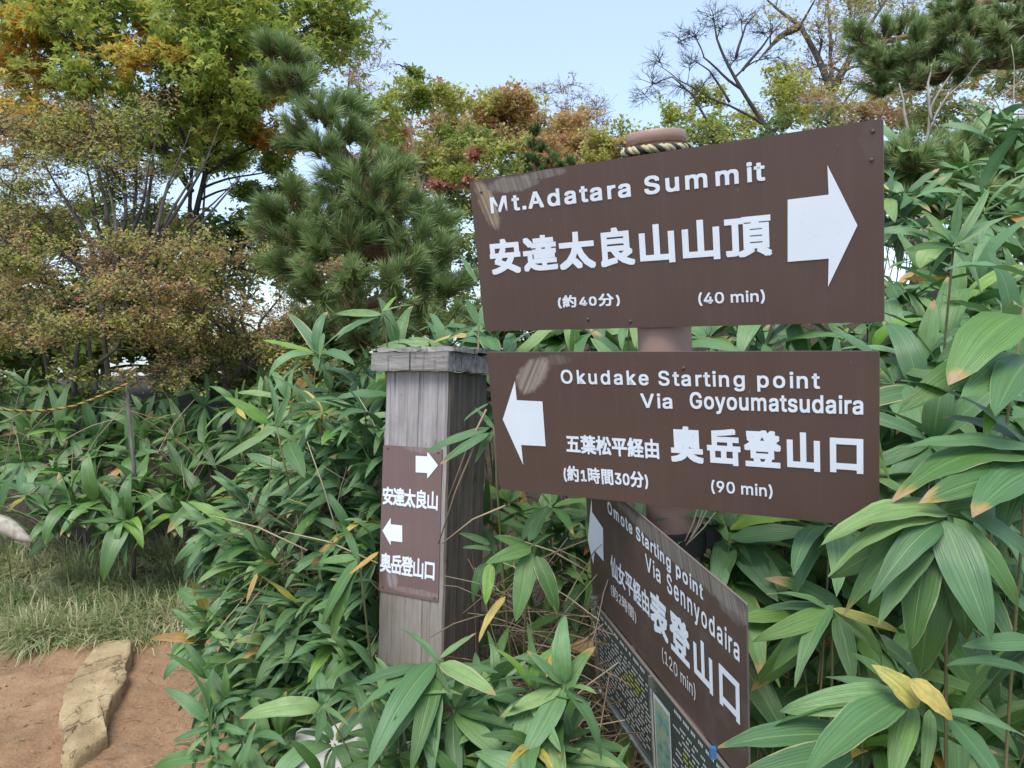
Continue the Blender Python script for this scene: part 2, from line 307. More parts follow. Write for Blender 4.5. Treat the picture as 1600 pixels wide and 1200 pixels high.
# ------------------------------------------------------------------ terrain
def nz(x, y, s, seed=0): return noise.noise(Vector((x*s, y*s, seed)))
def gz(x, y):
    """ground height: flat path lower left, bank rising to the right and behind, ridge dropping away"""
    edge = -0.75 + 0.10*nz(x, y, 2.0, 3)                     # path's right edge in x
    r = sst(edge, edge+0.9, x)*sst(0.9, 2.2, y+0.25*max(0, x))
    right = r*(0.22 + 0.30*sst(1.5, 3.0, y) + 1.25*sst(0.1, 2.6, x)*sst(1.0, 4.2, y+0.4*x))
    back = 1.0*sst(4.4, 9.0, y)*(1-0.55*sst(.5, 3, x))
    z = right+back+0.08*nz(x, y, .6, 1)*sst(2, 6, y)+.03*nz(x, y, 2.1, 2)*r
    R_ = math.hypot(x, y); z -= 9.0*sst(13, 60, R_)+30*sst(60, 400, R_)
    return z
def pathmask(x, y):
    far = 3.85+0.30*sst(-1.9, -1.1, x)+0.16*nz(x, 0, 2.3, 9)+.45*sst(-1.8, -1.3, x)
    e = -0.78+0.12*nz(0, y, 2.2, 11) if y > 1.6 else 1.2
    return min(far-y, e-x)
def grid(name, xs, ys, fn, mat, keep=None):
    X = [[(x, y, fn(x, y)) for x in xs] for y in ys]; V = np.array(X).reshape(-1, 3); nx = len(xs)
    q = []
    for j in range(len(ys)-1):
        for i in range(nx-1):
            if keep is None or keep(xs[i], ys[j]): a = j*nx+i; q.append((a, a+1, a+nx+1, a+nx))
    b = MB(); b.add(V, q); return b.obj(name, mat)
def warp(n, span, p=2.6): return [math.copysign(abs(t)**p, t)*span for t in np.linspace(-1, 1, n)]
gx = warp(150, 700, 4.2); gy = [y+3 for y in warp(150, 700, 4.2)]
def gfn(x, y): return gz(x, y)-(0.05 if pathmask(x, y) > 0.12 and math.hypot(x, y) < 14 else 0)
struct(grid('ground', gx, gy, gfn, M['litter']), 'dark leaf litter and soil under the bamboo and shrubs')
def pfn(x, y):
    h = .026*nz(x, y, 3.1, 5)+.018*nz(x, y, 8, 6)+.010*abs(nz(x, y, 21, 7))+.005*nz(x, y, 45, 8)
    return gz(x, y)+.010+h-0.09*sst(.05, -.12, pathmask(x, y))
px_ = list(np.arange(-4.2, 1.4, .022)); py_ = list(np.arange(-.6, 4.9, .022))
struct(grid('path', px_, py_, pfn, M['soil'], lambda x, y: pathmask(x, y) > -.14), 'bare reddish brown trodden soil path')

# ------------------------------------------------------------------ signs
# outlines of a plain grotesque: advance, points and triangles in 1/500 em
GLYPHS = {
' ': (94, '', ''),
'(': (137, '45,103 46,132 50,162 57,192 66,221 76,247 88,270 118,270 106,242 95,214 87,185 81,157 77,129 76,103 77,80 80,57 86,33 94,8 105,-19 118,-48 88,-48 69,-11 56,27 47,66', '5,7,6 5,8,7 4,8,5 4,9,8 3,9,4 3,10,9 2,10,3 2,11,10 1,11,2 1,12,11 0,12,1 0,13,12 23,13,0 23,14,13 23,15,14 22,15,23 22,16,15 22,17,16 21,17,22 21,18,17 20,18,21 20,19,18'),
')': (137, '19,-48 32,-18 43,9 51,34 57,58 60,81 61,103 60,129 56,157 50,185 41,214 31,242 19,270 48,270 60,247 71,221 80,192 86,162 91,132 92,103 89,65 81,27 67,-11 48,-48', '11,13,12 11,14,13 11,15,14 10,15,11 10,16,15 9,16,10 9,17,16 8,17,9 8,18,17 7,18,8 7,19,18 6,19,7 5,19,6 5,20,19 4,20,5 4,21,20 3,21,4 2,21,3 2,22,21 1,22,2 1,23,22 0,23,1'),
'.': (94, '48,-2 39,-1 31,4 26,12 25,20 26,29 31,37 39,42 48,43 56,42 64,37 69,29 71,20 69,12 64,4 56,-1', '7,9,8 6,9,7 6,10,9 5,10,6 5,11,10 4,11,5 4,12,11 3,12,4 3,13,12 2,13,3 2,14,13 1,14,2 1,15,14 0,15,1'),
'0': (227, '113,-3 87,0 65,12 47,31 34,57 27,89 24,127 27,165 35,197 48,223 65,242 87,254 113,258 139,254 161,242 179,223 192,197 200,165 203,127 200,89 192,57 179,31 162,12 140,0 113,25 131,28 145,37 157,52 165,72 170,97 172,127 170,157 165,182 157,203 145,218 131,227 113,230 96,227 82,218 70,203 62,182 56,157 55,127 56,97 62,72 70,52 82,37 96,28', '11,13,12 10,13,11 10,14,13 9,14,10 9,36,14 36,15,14 9,37,36 35,15,36 9,38,37 34,15,35 8,38,9 34,16,15 8,39,38 33,16,34 8,40,39 32,16,33 7,40,8 32,17,16 7,41,40 31,17,32 6,41,7 31,18,17 6,42,41 30,18,31 5,42,6 5,43,42 29,18,30 29,19,18 5,44,43 28,19,29 4,44,5 28,20,19 4,45,44 27,20,28 3,45,4 27,21,20 3,46,45 26,21,27 3,47,46 25,21,26 2,47,3 25,22,21 2,24,47 24,22,25 2,22,24 1,22,2 1,23,22 1,0,23'),
'1': (227, '38,0 38,27 195,27 195,0 138,254 138,0 106,0 106,224 105,224 43,179 43,213 99,254', '10,4,11 10,8,4 8,7,4 7,5,4 10,9,8 6,5,7 0,2,1 0,3,2'),
'2': (227, '32,0 32,24 117,114 130,129 141,141 149,153 155,163 159,174 160,186 159,198 154,209 146,218 137,224 125,228 112,230 98,228 86,224 77,216 69,207 65,195 64,181 33,181 35,202 43,221 55,237 72,248 91,255 112,258 134,255 153,248 169,237 181,223 188,205 191,186 189,172 185,159 179,145 168,129 153,111 133,90 76,30 76,28 195,28 195,0', '26,28,27 26,29,28 25,29,26 25,30,29 24,30,25 24,31,30 23,15,24 15,14,24 14,13,24 13,31,24 12,31,13 23,16,15 11,31,12 23,17,16 11,32,31 22,17,23 10,32,11 22,18,17 9,32,10 22,19,18 9,33,32 21,19,22 8,33,9 21,20,19 8,34,33 7,34,8 6,34,7 6,35,34 5,35,6 5,36,35 4,36,5 4,37,36 3,37,4 3,38,37 2,38,3 1,38,2 1,39,38 1,40,39 1,41,40 1,42,41 1,43,42 0,43,1'),
'3': (227, '109,-3 87,-1 66,5 49,15 35,29 26,46 22,66 55,66 57,54 63,44 72,35 83,30 95,26 109,25 124,26 138,30 149,37 157,46 163,58 165,72 163,86 158,98 150,109 137,117 121,122 101,124 78,124 78,150 144,224 144,226 35,226 35,254 186,254 186,230 106,139 106,144 132,144 154,138 172,127 185,111 194,93 196,72 194,51 185,33 172,18 154,6 133,-1', '30,32,31 30,33,32 30,29,33 29,28,33 28,34,33 27,35,28 35,34,28 26,35,27 26,36,35 26,37,36 26,38,37 26,25,38 25,24,38 24,39,38 23,39,24 22,39,23 22,40,39 21,40,22 20,40,21 20,41,40 19,41,20 18,41,19 18,42,41 5,7,6 5,8,7 17,42,18 5,9,8 17,43,42 16,43,17 4,9,5 4,10,9 15,43,16 4,11,10 15,44,43 14,44,15 4,12,11 3,12,4 13,44,14 3,13,12 3,44,13 3,45,44 2,45,3 2,46,45 1,46,2 1,0,46'),
'4': (227, '20,53 20,79 123,254 155,254 54,83 54,81 207,81 207,53 141,0 141,61 141,73 141,159 171,159 171,0', '1,3,2 1,4,3 10,12,11 10,13,12 1,5,4 1,6,5 1,10,6 10,7,6 0,10,1 0,9,10 13,7,10 0,8,9 8,7,0 8,13,7'),
'9': (227, '113,258 135,255 155,247 171,234 184,217 192,197 194,173 192,155 186,135 175,112 158,84 100,0 65,0 151,124 154,124 149,117 144,111 137,105 128,101 119,98 109,97 87,100 69,107 53,119 41,134 34,154 32,176 34,198 42,218 55,235 71,247 91,255 113,230 99,228 87,223 77,215 69,204 64,191 63,176 64,161 69,148 77,137 87,129 99,123 113,122 127,123 139,129 149,137 157,147 162,160 164,175 162,190 157,204 150,215 139,223 127,228', '31,1,0 30,1,31 30,2,1 29,2,30 29,3,2 28,33,29 33,32,29 32,3,29 32,55,3 55,4,3 28,34,33 54,4,55 28,35,34 53,4,54 27,35,28 53,5,4 27,36,35 52,5,53 27,37,36 51,5,52 26,37,27 51,6,5 26,38,37 50,6,51 25,38,26 25,39,38 49,6,50 49,7,6 25,40,39 48,7,49 48,8,7 24,40,25 24,41,40 47,8,48 24,42,41 46,8,47 46,14,8 14,9,8 23,42,24 23,43,42 45,13,46 13,14,46 45,17,13 17,12,13 15,9,14 23,44,43 44,17,45 23,17,44 22,17,23 16,9,15 16,10,9 17,10,16 21,17,22 21,18,17 12,10,17 21,19,18 20,19,21 12,11,10'),
'A': (240, '8,0 101,254 138,254 231,0 198,0 144,151 138,167 132,186 125,210 116,239 123,239 114,209 106,185 100,166 95,151 43,0 55,71 55,99 185,99 185,71', '0,9,1 9,2,1 9,10,2 10,3,2 0,17,9 17,11,9 11,8,9 11,8,10 8,18,10 18,3,10 7,18,8 17,12,11 6,18,7 17,13,12 5,18,6 17,14,13 17,16,14 16,15,14 4,19,5 19,18,5 0,16,17 16,18,17 16,19,18 19,3,18 0,15,16 4,3,19'),
'G': (260, '134,-3 102,1 75,13 52,32 35,58 24,90 20,127 24,165 35,197 52,223 74,242 102,254 132,258 152,256 170,252 187,245 202,235 214,222 225,208 232,192 237,174 204,174 199,186 194,197 186,206 178,213 168,220 158,224 146,227 133,228 111,225 92,216 75,202 62,182 54,157 52,127 54,97 63,72 75,53 92,38 112,29 134,26 155,29 172,36 187,47 198,62 205,80 207,101 217,100 141,100 141,128 239,128 239,100 236,71 225,45 209,25 188,9 163,0', '11,13,12 11,14,13 10,14,11 10,15,14 10,16,15 9,16,10 9,29,16 29,17,16 9,30,29 28,17,29 27,17,28 9,31,30 26,17,27 8,31,9 26,18,17 25,18,26 8,32,31 24,18,25 24,19,18 23,19,24 8,33,32 7,33,8 22,19,23 22,20,19 21,20,22 7,34,33 6,34,7 6,35,34 49,51,50 49,47,51 47,52,51 5,35,6 5,36,35 49,46,47 48,52,47 48,53,52 46,48,49 46,53,48 5,37,36 4,37,5 45,53,46 4,38,37 45,54,53 44,54,45 3,38,4 3,39,38 43,54,44 43,55,54 3,40,39 42,55,43 2,40,3 2,41,40 41,55,42 2,55,41 2,56,55 1,56,2 1,57,56 0,57,1'),
'M': (314, '30,0 30,254 76,254 139,94 141,87 144,79 147,71 150,61 153,52 156,42 158,33 161,24 154,24 156,32 159,41 162,51 165,61 168,70 171,79 174,87 176,94 238,254 284,254 284,0 252,0 252,145 252,154 252,163 252,174 253,184 253,195 253,207 253,218 253,229 256,229 253,217 249,205 245,193 241,181 237,171 234,161 231,152 228,145 171,0 143,0 85,145 83,152 80,160 76,170 72,181 69,192 65,204 60,216 56,229 59,229 60,219 60,208 60,197 60,186 61,175 61,164 61,154 61,145 61,0', '0,53,1 53,2,1 53,54,2 54,3,2 20,33,21 33,22,21 33,34,22 34,23,22 0,52,53 55,3,54 20,32,33 35,32,34 32,23,34 56,52,55 52,3,55 20,35,32 35,31,32 20,36,35 0,56,52 56,51,52 0,57,56 20,37,36 0,58,57 20,38,37 0,59,58 20,39,38 0,60,59 20,40,39 0,61,60 20,41,40 0,62,61 20,42,41 0,63,62 20,43,42 19,43,20 18,43,19 17,43,18 16,43,17 15,43,16 14,43,15 13,10,14 10,43,14 13,11,10 12,11,13'),
'O': (267, '133,-3 103,1 75,12 52,32 35,58 24,90 20,127 24,165 35,197 52,223 75,242 103,254 133,258 164,254 192,242 215,223 232,197 243,165 247,127 243,90 232,58 215,32 192,12 164,1 133,26 155,29 175,38 191,52 204,72 212,97 215,127 212,157 204,182 191,202 175,216 155,225 133,228 112,225 92,216 75,202 63,182 54,157 52,127 54,97 63,72 75,52 92,38 112,29', '11,13,12 10,13,11 10,14,13 9,14,10 9,36,14 36,15,14 9,37,36 35,15,36 34,15,35 9,38,37 8,38,9 34,16,15 33,16,34 8,39,38 32,16,33 8,40,39 7,40,8 32,17,16 31,17,32 7,41,40 6,41,7 31,18,17 30,18,31 6,42,41 5,42,6 5,43,42 29,18,30 29,19,18 5,44,43 28,19,29 4,44,5 28,20,19 4,45,44 27,20,28 3,45,4 27,21,20 3,46,45 26,21,27 3,47,46 25,21,26 25,22,21 2,47,3 2,24,47 24,22,25 2,22,24 1,22,2 1,23,22 1,0,23'),
'S': (223, '112,-4 86,-2 64,5 46,15 32,30 23,48 19,68 52,68 55,55 62,44 71,35 83,29 97,26 112,25 128,26 143,30 155,37 165,46 171,57 173,70 171,81 166,89 158,96 148,102 136,107 122,111 92,120 64,130 43,145 30,163 26,186 29,206 37,224 51,238 69,249 90,256 114,258 137,256 158,249 175,238 189,224 197,208 200,189 169,189 163,206 151,219 134,227 112,229 97,228 84,224 73,218 64,209 59,199 58,188 60,176 65,167 74,160 85,154 96,150 106,147 132,140 144,136 156,132 168,126 179,119 189,110 197,99 202,85 204,69 201,50 193,32 180,17 162,5 139,-2', '35,37,36 34,37,35 34,38,37 33,38,34 33,39,38 33,40,39 32,47,33 47,40,33 32,48,47 46,40,47 32,49,48 45,40,46 45,41,40 31,49,32 31,50,49 44,41,45 31,51,50 31,52,51 44,42,41 30,52,31 43,42,44 30,53,52 30,54,53 29,54,30 29,55,54 29,56,55 28,56,29 28,57,56 28,58,57 28,59,58 28,60,59 27,60,28 27,61,60 27,62,61 27,63,62 26,63,27 26,64,63 25,64,26 25,65,64 24,65,25 24,66,65 23,66,24 22,66,23 22,67,66 21,67,22 20,67,21 20,68,67 19,68,20 18,68,19 18,69,68 5,7,6 5,8,7 17,69,18 5,9,8 17,70,69 4,9,5 16,70,17 4,10,9 15,70,16 4,11,10 15,71,70 14,71,15 3,11,4 3,12,11 13,71,14 3,13,12 3,71,13 3,72,71 2,72,3 2,73,72 1,73,2 1,0,73'),
'V': (240, '102,0 8,254 42,254 96,103 101,88 108,69 115,45 124,15 117,15 126,45 133,69 140,88 145,103 197,254 231,254 139,0', '0,2,1 0,3,2 12,14,13 12,15,14 0,4,3 11,15,12 10,15,11 0,5,4 9,15,10 0,6,5 8,7,9 7,15,9 0,7,6 0,15,7'),
'a': (195, '80,-4 63,-3 47,2 34,11 24,22 17,37 15,54 17,69 22,80 29,90 39,97 50,102 63,105 76,108 89,110 105,112 117,113 126,115 133,117 136,121 138,127 138,128 137,139 133,148 128,156 120,161 110,164 98,165 85,164 75,161 66,156 59,150 54,144 50,137 20,146 29,161 39,173 52,182 66,188 82,191 97,192 108,192 119,190 131,186 143,180 153,172 161,160 167,145 168,126 168,0 138,0 138,26 136,26 132,19 126,12 118,6 108,1 95,-3 85,23 101,24 114,29 124,37 132,47 136,57 138,69 138,95 135,93 130,91 123,89 116,88 108,87 100,86 93,85 88,84 77,82 67,79 58,75 52,70 47,62 46,52 47,43 51,36 57,30 65,26 74,24', '39,41,40 39,42,41 38,42,39 38,43,42 37,43,38 37,44,43 36,44,37 36,45,44 35,45,36 35,27,45 27,46,45 35,28,27 26,46,27 35,29,28 25,46,26 35,30,29 34,30,35 24,46,25 24,47,46 34,31,30 23,47,24 34,32,31 22,47,23 33,32,34 22,48,47 21,48,22 20,48,21 19,48,20 19,49,48 18,49,19 17,65,18 65,49,18 16,65,17 15,65,16 14,65,15 13,65,14 12,65,13 11,65,12 10,65,11 9,65,10 9,66,65 64,49,65 9,67,66 9,68,67 8,68,9 8,69,68 8,70,69 8,71,70 8,72,71 8,73,72 8,74,73 8,75,74 7,75,8 7,76,75 7,77,76 7,78,77 63,49,64 6,78,7 6,79,78 62,49,63 5,79,6 5,80,79 61,51,62 51,49,62 5,81,80 60,51,61 4,81,5 4,82,81 4,83,82 59,52,60 52,51,60 4,84,83 59,53,52 50,49,51 58,53,59 4,58,84 4,53,58 3,53,4 3,54,53 3,55,54 2,55,3 2,56,55 1,56,2 1,57,56 0,57,1'),
'd': (212, '98,-4 75,-1 56,8 40,23 27,42 20,66 17,94 20,122 27,146 40,166 56,180 75,189 98,192 114,191 126,186 136,180 144,173 149,166 153,160 155,160 155,254 186,254 186,0 156,0 156,29 153,29 149,23 143,16 136,8 126,2 114,-3 102,23 118,26 132,32 142,43 150,58 154,75 156,95 154,114 150,131 142,145 132,156 118,163 102,165 86,163 72,156 62,145 54,131 50,114 48,95 50,75 54,58 62,44 73,33 86,26', '19,21,20 19,22,21 11,13,12 11,14,13 10,14,11 10,15,14 9,15,10 9,16,15 9,17,16 8,44,9 44,43,9 43,17,9 43,18,17 42,18,43 41,18,42 8,45,44 41,19,18 41,40,19 40,39,19 39,22,19 8,46,45 7,46,8 7,47,46 38,22,39 7,48,47 6,48,7 37,22,38 6,49,48 6,50,49 36,22,37 5,50,6 5,51,50 35,22,36 4,51,5 4,52,51 34,24,35 24,22,35 4,53,52 33,24,34 3,53,4 3,54,53 32,25,33 25,24,33 32,26,25 23,22,24 3,31,54 31,26,32 3,26,31 3,27,26 2,27,3 2,28,27 2,29,28 1,29,2 1,30,29 0,30,1'),
'e': (202, '106,-4 80,-1 58,8 41,23 28,42 20,66 17,93 20,121 28,145 40,165 58,180 78,189 103,192 118,191 133,187 147,180 160,170 170,157 179,141 184,121 186,97 186,85 37,85 37,110 169,110 155,101 153,119 149,134 141,147 131,157 118,163 103,165 87,163 73,157 62,147 54,135 50,121 48,105 48,89 50,69 55,53 64,40 76,31 90,25 106,23 117,24 127,26 135,31 143,36 149,44 153,53 182,45 177,32 168,20 156,10 141,2 125,-3', '11,13,12 11,14,13 10,14,11 10,15,14 10,16,15 9,16,10 9,31,16 31,17,16 9,32,31 30,17,31 8,32,9 29,17,30 8,33,32 29,18,17 28,18,29 8,34,33 27,18,28 8,35,34 7,35,8 27,19,18 7,36,35 26,19,27 26,24,19 24,20,19 6,23,7 23,36,7 23,37,36 25,24,26 6,22,23 37,24,23 37,20,24 38,20,37 38,21,20 5,22,6 39,21,38 5,21,22 5,39,21 5,40,39 4,40,5 4,41,40 49,51,50 49,52,51 48,52,49 3,41,4 3,42,41 47,52,48 47,53,52 3,43,42 46,53,47 45,53,46 3,44,43 44,53,45 3,53,44 2,53,3 2,54,53 2,55,54 1,55,2 1,56,55 0,56,1'),
'g': (213, '103,-75 84,-74 67,-70 53,-63 41,-55 32,-45 25,-35 51,-20 55,-26 61,-33 68,-39 77,-44 89,-48 103,-49 124,-46 141,-38 152,-23 156,-3 156,34 153,34 149,28 143,21 136,14 126,8 114,4 97,2 76,5 56,13 40,27 28,45 20,68 17,96 20,123 27,147 40,166 56,180 76,189 98,192 114,191 127,186 137,180 144,173 150,166 154,159 157,159 157,190 186,190 186,-4 183,-27 175,-45 162,-59 145,-68 125,-73 102,30 118,32 132,38 142,47 150,61 155,77 156,96 155,115 150,132 142,146 132,156 119,163 102,165 86,163 73,156 62,145 54,131 50,115 48,96 50,78 54,61 62,48 73,38 86,32', '36,38,37 36,39,38 44,46,45 44,47,46 35,39,36 35,40,39 34,40,35 34,41,40 34,42,41 33,66,34 66,65,34 65,42,34 65,43,42 64,43,65 63,43,64 33,67,66 63,44,43 63,62,44 62,61,44 61,60,44 60,47,44 33,68,67 32,68,33 32,69,68 32,70,69 31,70,32 59,47,60 31,71,70 31,72,71 58,47,59 30,72,31 30,73,72 57,47,58 29,73,30 29,74,73 56,18,57 18,47,57 29,75,74 55,18,56 28,75,29 28,76,75 54,19,55 19,18,55 54,20,19 17,47,18 28,53,76 53,20,54 28,20,53 28,21,20 27,21,28 27,22,21 27,23,22 26,23,27 26,24,23 25,24,26 16,47,17 16,48,47 6,8,7 15,48,16 6,9,8 15,49,48 6,10,9 5,10,6 14,49,15 5,11,10 5,12,11 14,50,49 4,12,5 13,50,14 4,13,12 4,50,13 3,50,4 3,51,50 2,51,3 2,52,51 1,52,2 1,0,52'),
'i': (83, '42,221 34,223 27,227 22,234 21,242 22,249 27,256 34,260 42,262 50,260 57,256 62,249 63,242 62,234 57,227 50,223 26,0 26,190 57,190 57,0', '16,18,17 16,19,18 7,9,8 6,9,7 6,10,9 5,10,6 5,11,10 4,11,5 4,12,11 3,12,4 3,13,12 2,13,3 2,14,13 1,14,2 1,15,14 0,15,1'),
'k': (190, '55,68 55,106 60,106 142,190 180,190 92,100 89,100 26,0 26,254 57,254 57,0 147,0 74,93 96,114 186,0', '7,9,8 7,1,9 1,10,9 2,4,3 2,13,4 13,5,4 2,12,13 5,14,13 7,0,1 10,2,1 10,12,2 0,5,6 0,14,5 10,11,12 7,14,0 10,14,7 11,14,10'),
'm': (305, '26,0 26,190 56,190 56,148 54,148 59,162 66,173 75,182 86,188 98,192 110,193 129,190 144,180 154,166 160,147 156,147 161,160 169,172 178,181 190,187 204,192 218,193 234,191 249,186 261,177 270,164 276,148 278,128 278,0 248,0 248,127 245,145 236,156 224,163 209,165 197,164 187,160 179,153 173,145 169,135 168,124 168,0 137,0 137,130 134,144 126,156 115,163 100,165 89,164 79,160 70,154 63,145 58,133 57,119 57,0', '9,11,10 20,22,21 8,11,9 19,22,20 19,23,22 8,12,11 0,2,1 0,4,2 4,3,2 7,12,8 18,23,19 18,24,23 6,12,7 17,24,18 6,13,12 17,25,24 5,47,6 47,13,6 16,34,17 34,25,17 47,46,13 46,14,13 5,48,47 16,35,34 33,25,34 33,26,25 5,49,48 16,36,35 32,26,33 45,14,46 4,49,5 15,36,16 4,50,49 15,37,36 31,26,32 44,15,45 15,14,45 4,51,50 15,38,37 31,27,26 0,52,4 52,51,4 44,38,15 44,39,38 30,27,31 43,39,44 43,40,39 0,53,52 42,40,43 30,28,27 29,28,30 42,41,40 0,54,53'),
'n': (205, '57,113 57,0 26,0 26,190 56,190 56,144 51,144 62,166 76,181 94,189 114,192 132,190 147,184 160,174 170,160 176,142 179,120 179,0 148,0 148,118 145,137 136,152 123,161 105,165 92,163 80,159 71,151 63,141 58,129', '9,11,10 9,12,11 2,4,3 2,6,4 6,5,4 8,12,9 8,13,12 7,13,8 7,23,13 23,14,13 6,25,7 25,24,7 24,23,7 22,14,23 21,14,22 21,15,14 6,26,25 20,15,21 6,27,26 2,28,6 28,27,6 20,16,15 19,16,20 2,0,28 19,17,16 18,17,19 2,1,0'),
'o': (208, '104,-4 79,-1 58,8 41,23 28,43 20,66 17,94 20,122 28,146 41,165 58,180 79,189 104,192 128,189 149,180 167,165 180,146 188,122 191,94 188,66 180,43 167,23 149,8 128,-1 104,23 121,26 135,33 146,44 154,59 158,75 160,94 158,112 154,129 146,144 135,155 121,162 104,165 86,162 73,155 62,144 54,129 50,112 48,94 50,75 54,59 62,44 73,33 86,26', '11,13,12 10,13,11 10,14,13 9,14,10 9,15,14 8,37,9 37,36,9 36,15,9 36,35,15 35,16,15 8,38,37 34,16,35 8,39,38 33,16,34 7,39,8 33,17,16 7,40,39 32,17,33 7,41,40 31,17,32 6,41,7 31,18,17 6,42,41 30,18,31 5,42,6 5,43,42 29,18,30 29,19,18 5,44,43 28,19,29 28,20,19 4,44,5 4,45,44 27,20,28 4,46,45 26,20,27 3,46,4 26,21,20 3,47,46 25,21,26 3,24,47 24,21,25 3,21,24 2,21,3 2,22,21 1,22,2 1,23,22 0,23,1'),
'p': (212, '26,-71 26,190 56,190 56,160 59,160 63,166 69,173 76,180 86,186 98,191 115,192 137,189 156,180 173,166 185,146 193,122 195,94 193,66 185,42 173,23 157,8 137,-1 115,-4 99,-3 86,2 76,8 69,16 63,23 59,29 57,29 57,-71 110,23 126,26 140,33 150,44 158,58 163,75 164,95 163,114 158,131 150,145 140,156 126,163 110,165 94,163 81,156 70,145 62,131 58,114 56,95 58,75 63,58 70,43 81,32 94,26', '9,11,10 8,11,9 0,2,1 0,3,2 8,12,11 7,12,8 7,13,12 6,13,7 5,13,6 5,43,13 43,42,13 42,14,13 4,43,5 4,44,43 4,45,44 41,14,42 0,4,3 0,48,4 48,47,4 47,46,4 46,45,4 40,14,41 40,15,14 39,15,40 38,15,39 38,16,15 0,49,48 37,16,38 0,50,49 36,16,37 36,17,16 35,17,36 0,51,50 35,18,17 34,18,35 0,29,51 29,52,51 33,18,34 29,53,52 33,19,18 32,19,33 29,28,53 28,54,53 0,30,29 27,54,28 31,19,32 27,31,54 27,19,31 26,19,27 26,20,19 25,20,26 24,20,25 24,21,20 23,21,24 23,22,21'),
'r': (130, '26,0 26,190 56,190 56,160 58,160 65,173 76,184 90,190 107,192 110,192 115,192 119,192 122,192 122,161 119,162 115,162 109,163 103,163 91,161 80,157 70,151 63,142 58,131 57,118 57,0', '7,9,8 7,10,9 7,11,10 7,12,11 7,13,12 6,13,7 0,2,1 0,3,2 5,13,6 4,17,5 17,16,5 16,15,5 15,14,5 14,13,5 4,18,17 4,19,18 0,4,3 0,22,4 22,21,4 21,20,4 20,19,4 0,23,22 0,24,23'),
's': (182, '91,-4 72,-3 56,2 42,9 31,19 23,32 18,47 47,53 53,40 62,30 75,25 91,23 108,25 122,31 131,40 134,51 132,60 127,68 118,74 106,78 75,85 52,93 36,104 27,119 23,137 26,152 33,166 43,177 58,185 74,190 94,192 112,191 127,186 140,179 149,170 157,158 162,145 134,139 129,149 121,158 110,164 94,166 78,164 65,158 57,150 54,139 56,129 62,122 72,116 86,111 115,105 137,97 153,86 162,71 166,53 163,37 156,24 145,12 130,3 112,-2', '29,31,30 29,32,31 28,32,29 28,33,32 27,33,28 27,34,33 26,34,27 26,41,34 41,35,34 26,42,41 40,35,41 25,42,26 25,43,42 39,35,40 25,44,43 39,36,35 38,36,39 24,44,25 24,45,44 37,36,38 24,46,45 23,46,24 23,47,46 23,48,47 22,48,23 22,49,48 22,50,49 22,51,50 21,51,22 21,52,51 20,52,21 20,53,52 19,53,20 18,53,19 17,53,18 17,54,53 16,54,17 15,54,16 6,8,7 15,55,54 14,55,15 5,8,6 13,55,14 5,9,8 13,56,55 4,9,5 12,56,13 4,10,9 11,56,12 4,11,10 11,57,56 4,57,11 3,57,4 3,58,57 2,58,3 2,59,58 1,59,2 1,0,59'),
't': (114, '102,190 102,164 3,164 3,190 32,236 63,236 63,49 64,38 68,31 75,26 85,25 88,25 93,26 97,26 101,27 107,1 102,0 96,-1 90,-2 84,-2 62,1 46,11 36,26 32,46', '23,5,4 23,6,5 2,0,3 2,1,0 23,7,6 22,7,23 22,8,7 22,9,8 13,15,14 22,10,9 12,15,13 21,10,22 11,15,12 10,15,11 21,15,10 20,15,21 19,15,20 19,16,15 19,17,16 19,18,17'),
'u': (205, '91,-3 73,-1 57,5 44,15 35,29 28,47 26,69 26,190 57,190 57,72 60,52 68,37 82,28 100,25 113,27 125,31 134,38 142,48 146,61 148,76 148,190 179,190 179,0 149,0 149,46 154,46 143,23 129,8 111,0', '6,8,7 6,9,8 19,21,20 19,22,21 18,22,19 6,10,9 5,10,6 17,25,18 25,22,18 5,11,10 16,24,17 24,25,17 4,11,5 16,26,24 26,23,24 26,22,25 15,26,16 4,12,11 14,26,15 3,12,4 3,13,12 13,26,14 3,26,13 3,27,26 23,22,26 2,27,3 2,28,27 1,28,2 1,0,28'),
'y': (195, '24,-69 31,-43 36,-44 44,-45 52,-44 59,-42 65,-37 71,-29 75,-18 81,-1 9,190 42,190 83,78 88,60 93,43 98,27 103,10 92,10 97,27 101,43 106,60 112,78 153,190 186,190 102,-29 96,-43 88,-54 80,-62 70,-68 58,-71 46,-73 39,-72 32,-72 27,-70', '9,11,10 9,12,11 21,23,22 21,24,23 9,13,12 20,24,21 19,16,20 16,24,20 9,14,13 18,15,19 15,16,19 9,18,14 18,15,14 9,17,18 9,16,17 9,24,16 8,24,9 7,24,8 7,25,24 6,25,7 5,25,6 4,25,5 4,26,25 0,2,1 0,3,2 3,26,4 0,26,3 0,27,26 0,28,27 0,29,28 33,29,0 32,29,33 32,30,29 31,30,32'),
}
GC = {}
def cjk(c):
    """one East Asian character from Blender's built-in font: points, triangles, advance"""
    def one(t):
        cu = bpy.data.curves.new('t', 'FONT'); cu.body = t; cu.size = 1; cu.resolution_u = 3; cu.fill_mode = 'FRONT'
        o = bpy.data.objects.new('t', cu); COL.objects.link(o); dg = bpy.context.evaluated_depsgraph_get()
        me = bpy.data.meshes.new_from_object(o.evaluated_get(dg)); bpy.data.objects.remove(o); bpy.data.curves.remove(cu)
        return [tuple(v.co[:2]) for v in me.vertices], [tuple(p.vertices) for p in me.polygons]
    if 'adv' not in GC:
        x1 = [q[0] for q in one('口')[0]]; x2 = [q[0] for q in one('口口')[0]]; GC['adv'] = (max(x2)-min(x2))-(max(x1)-min(x1))
    if c not in GC: GC[c] = one(c)
    return GC[c]
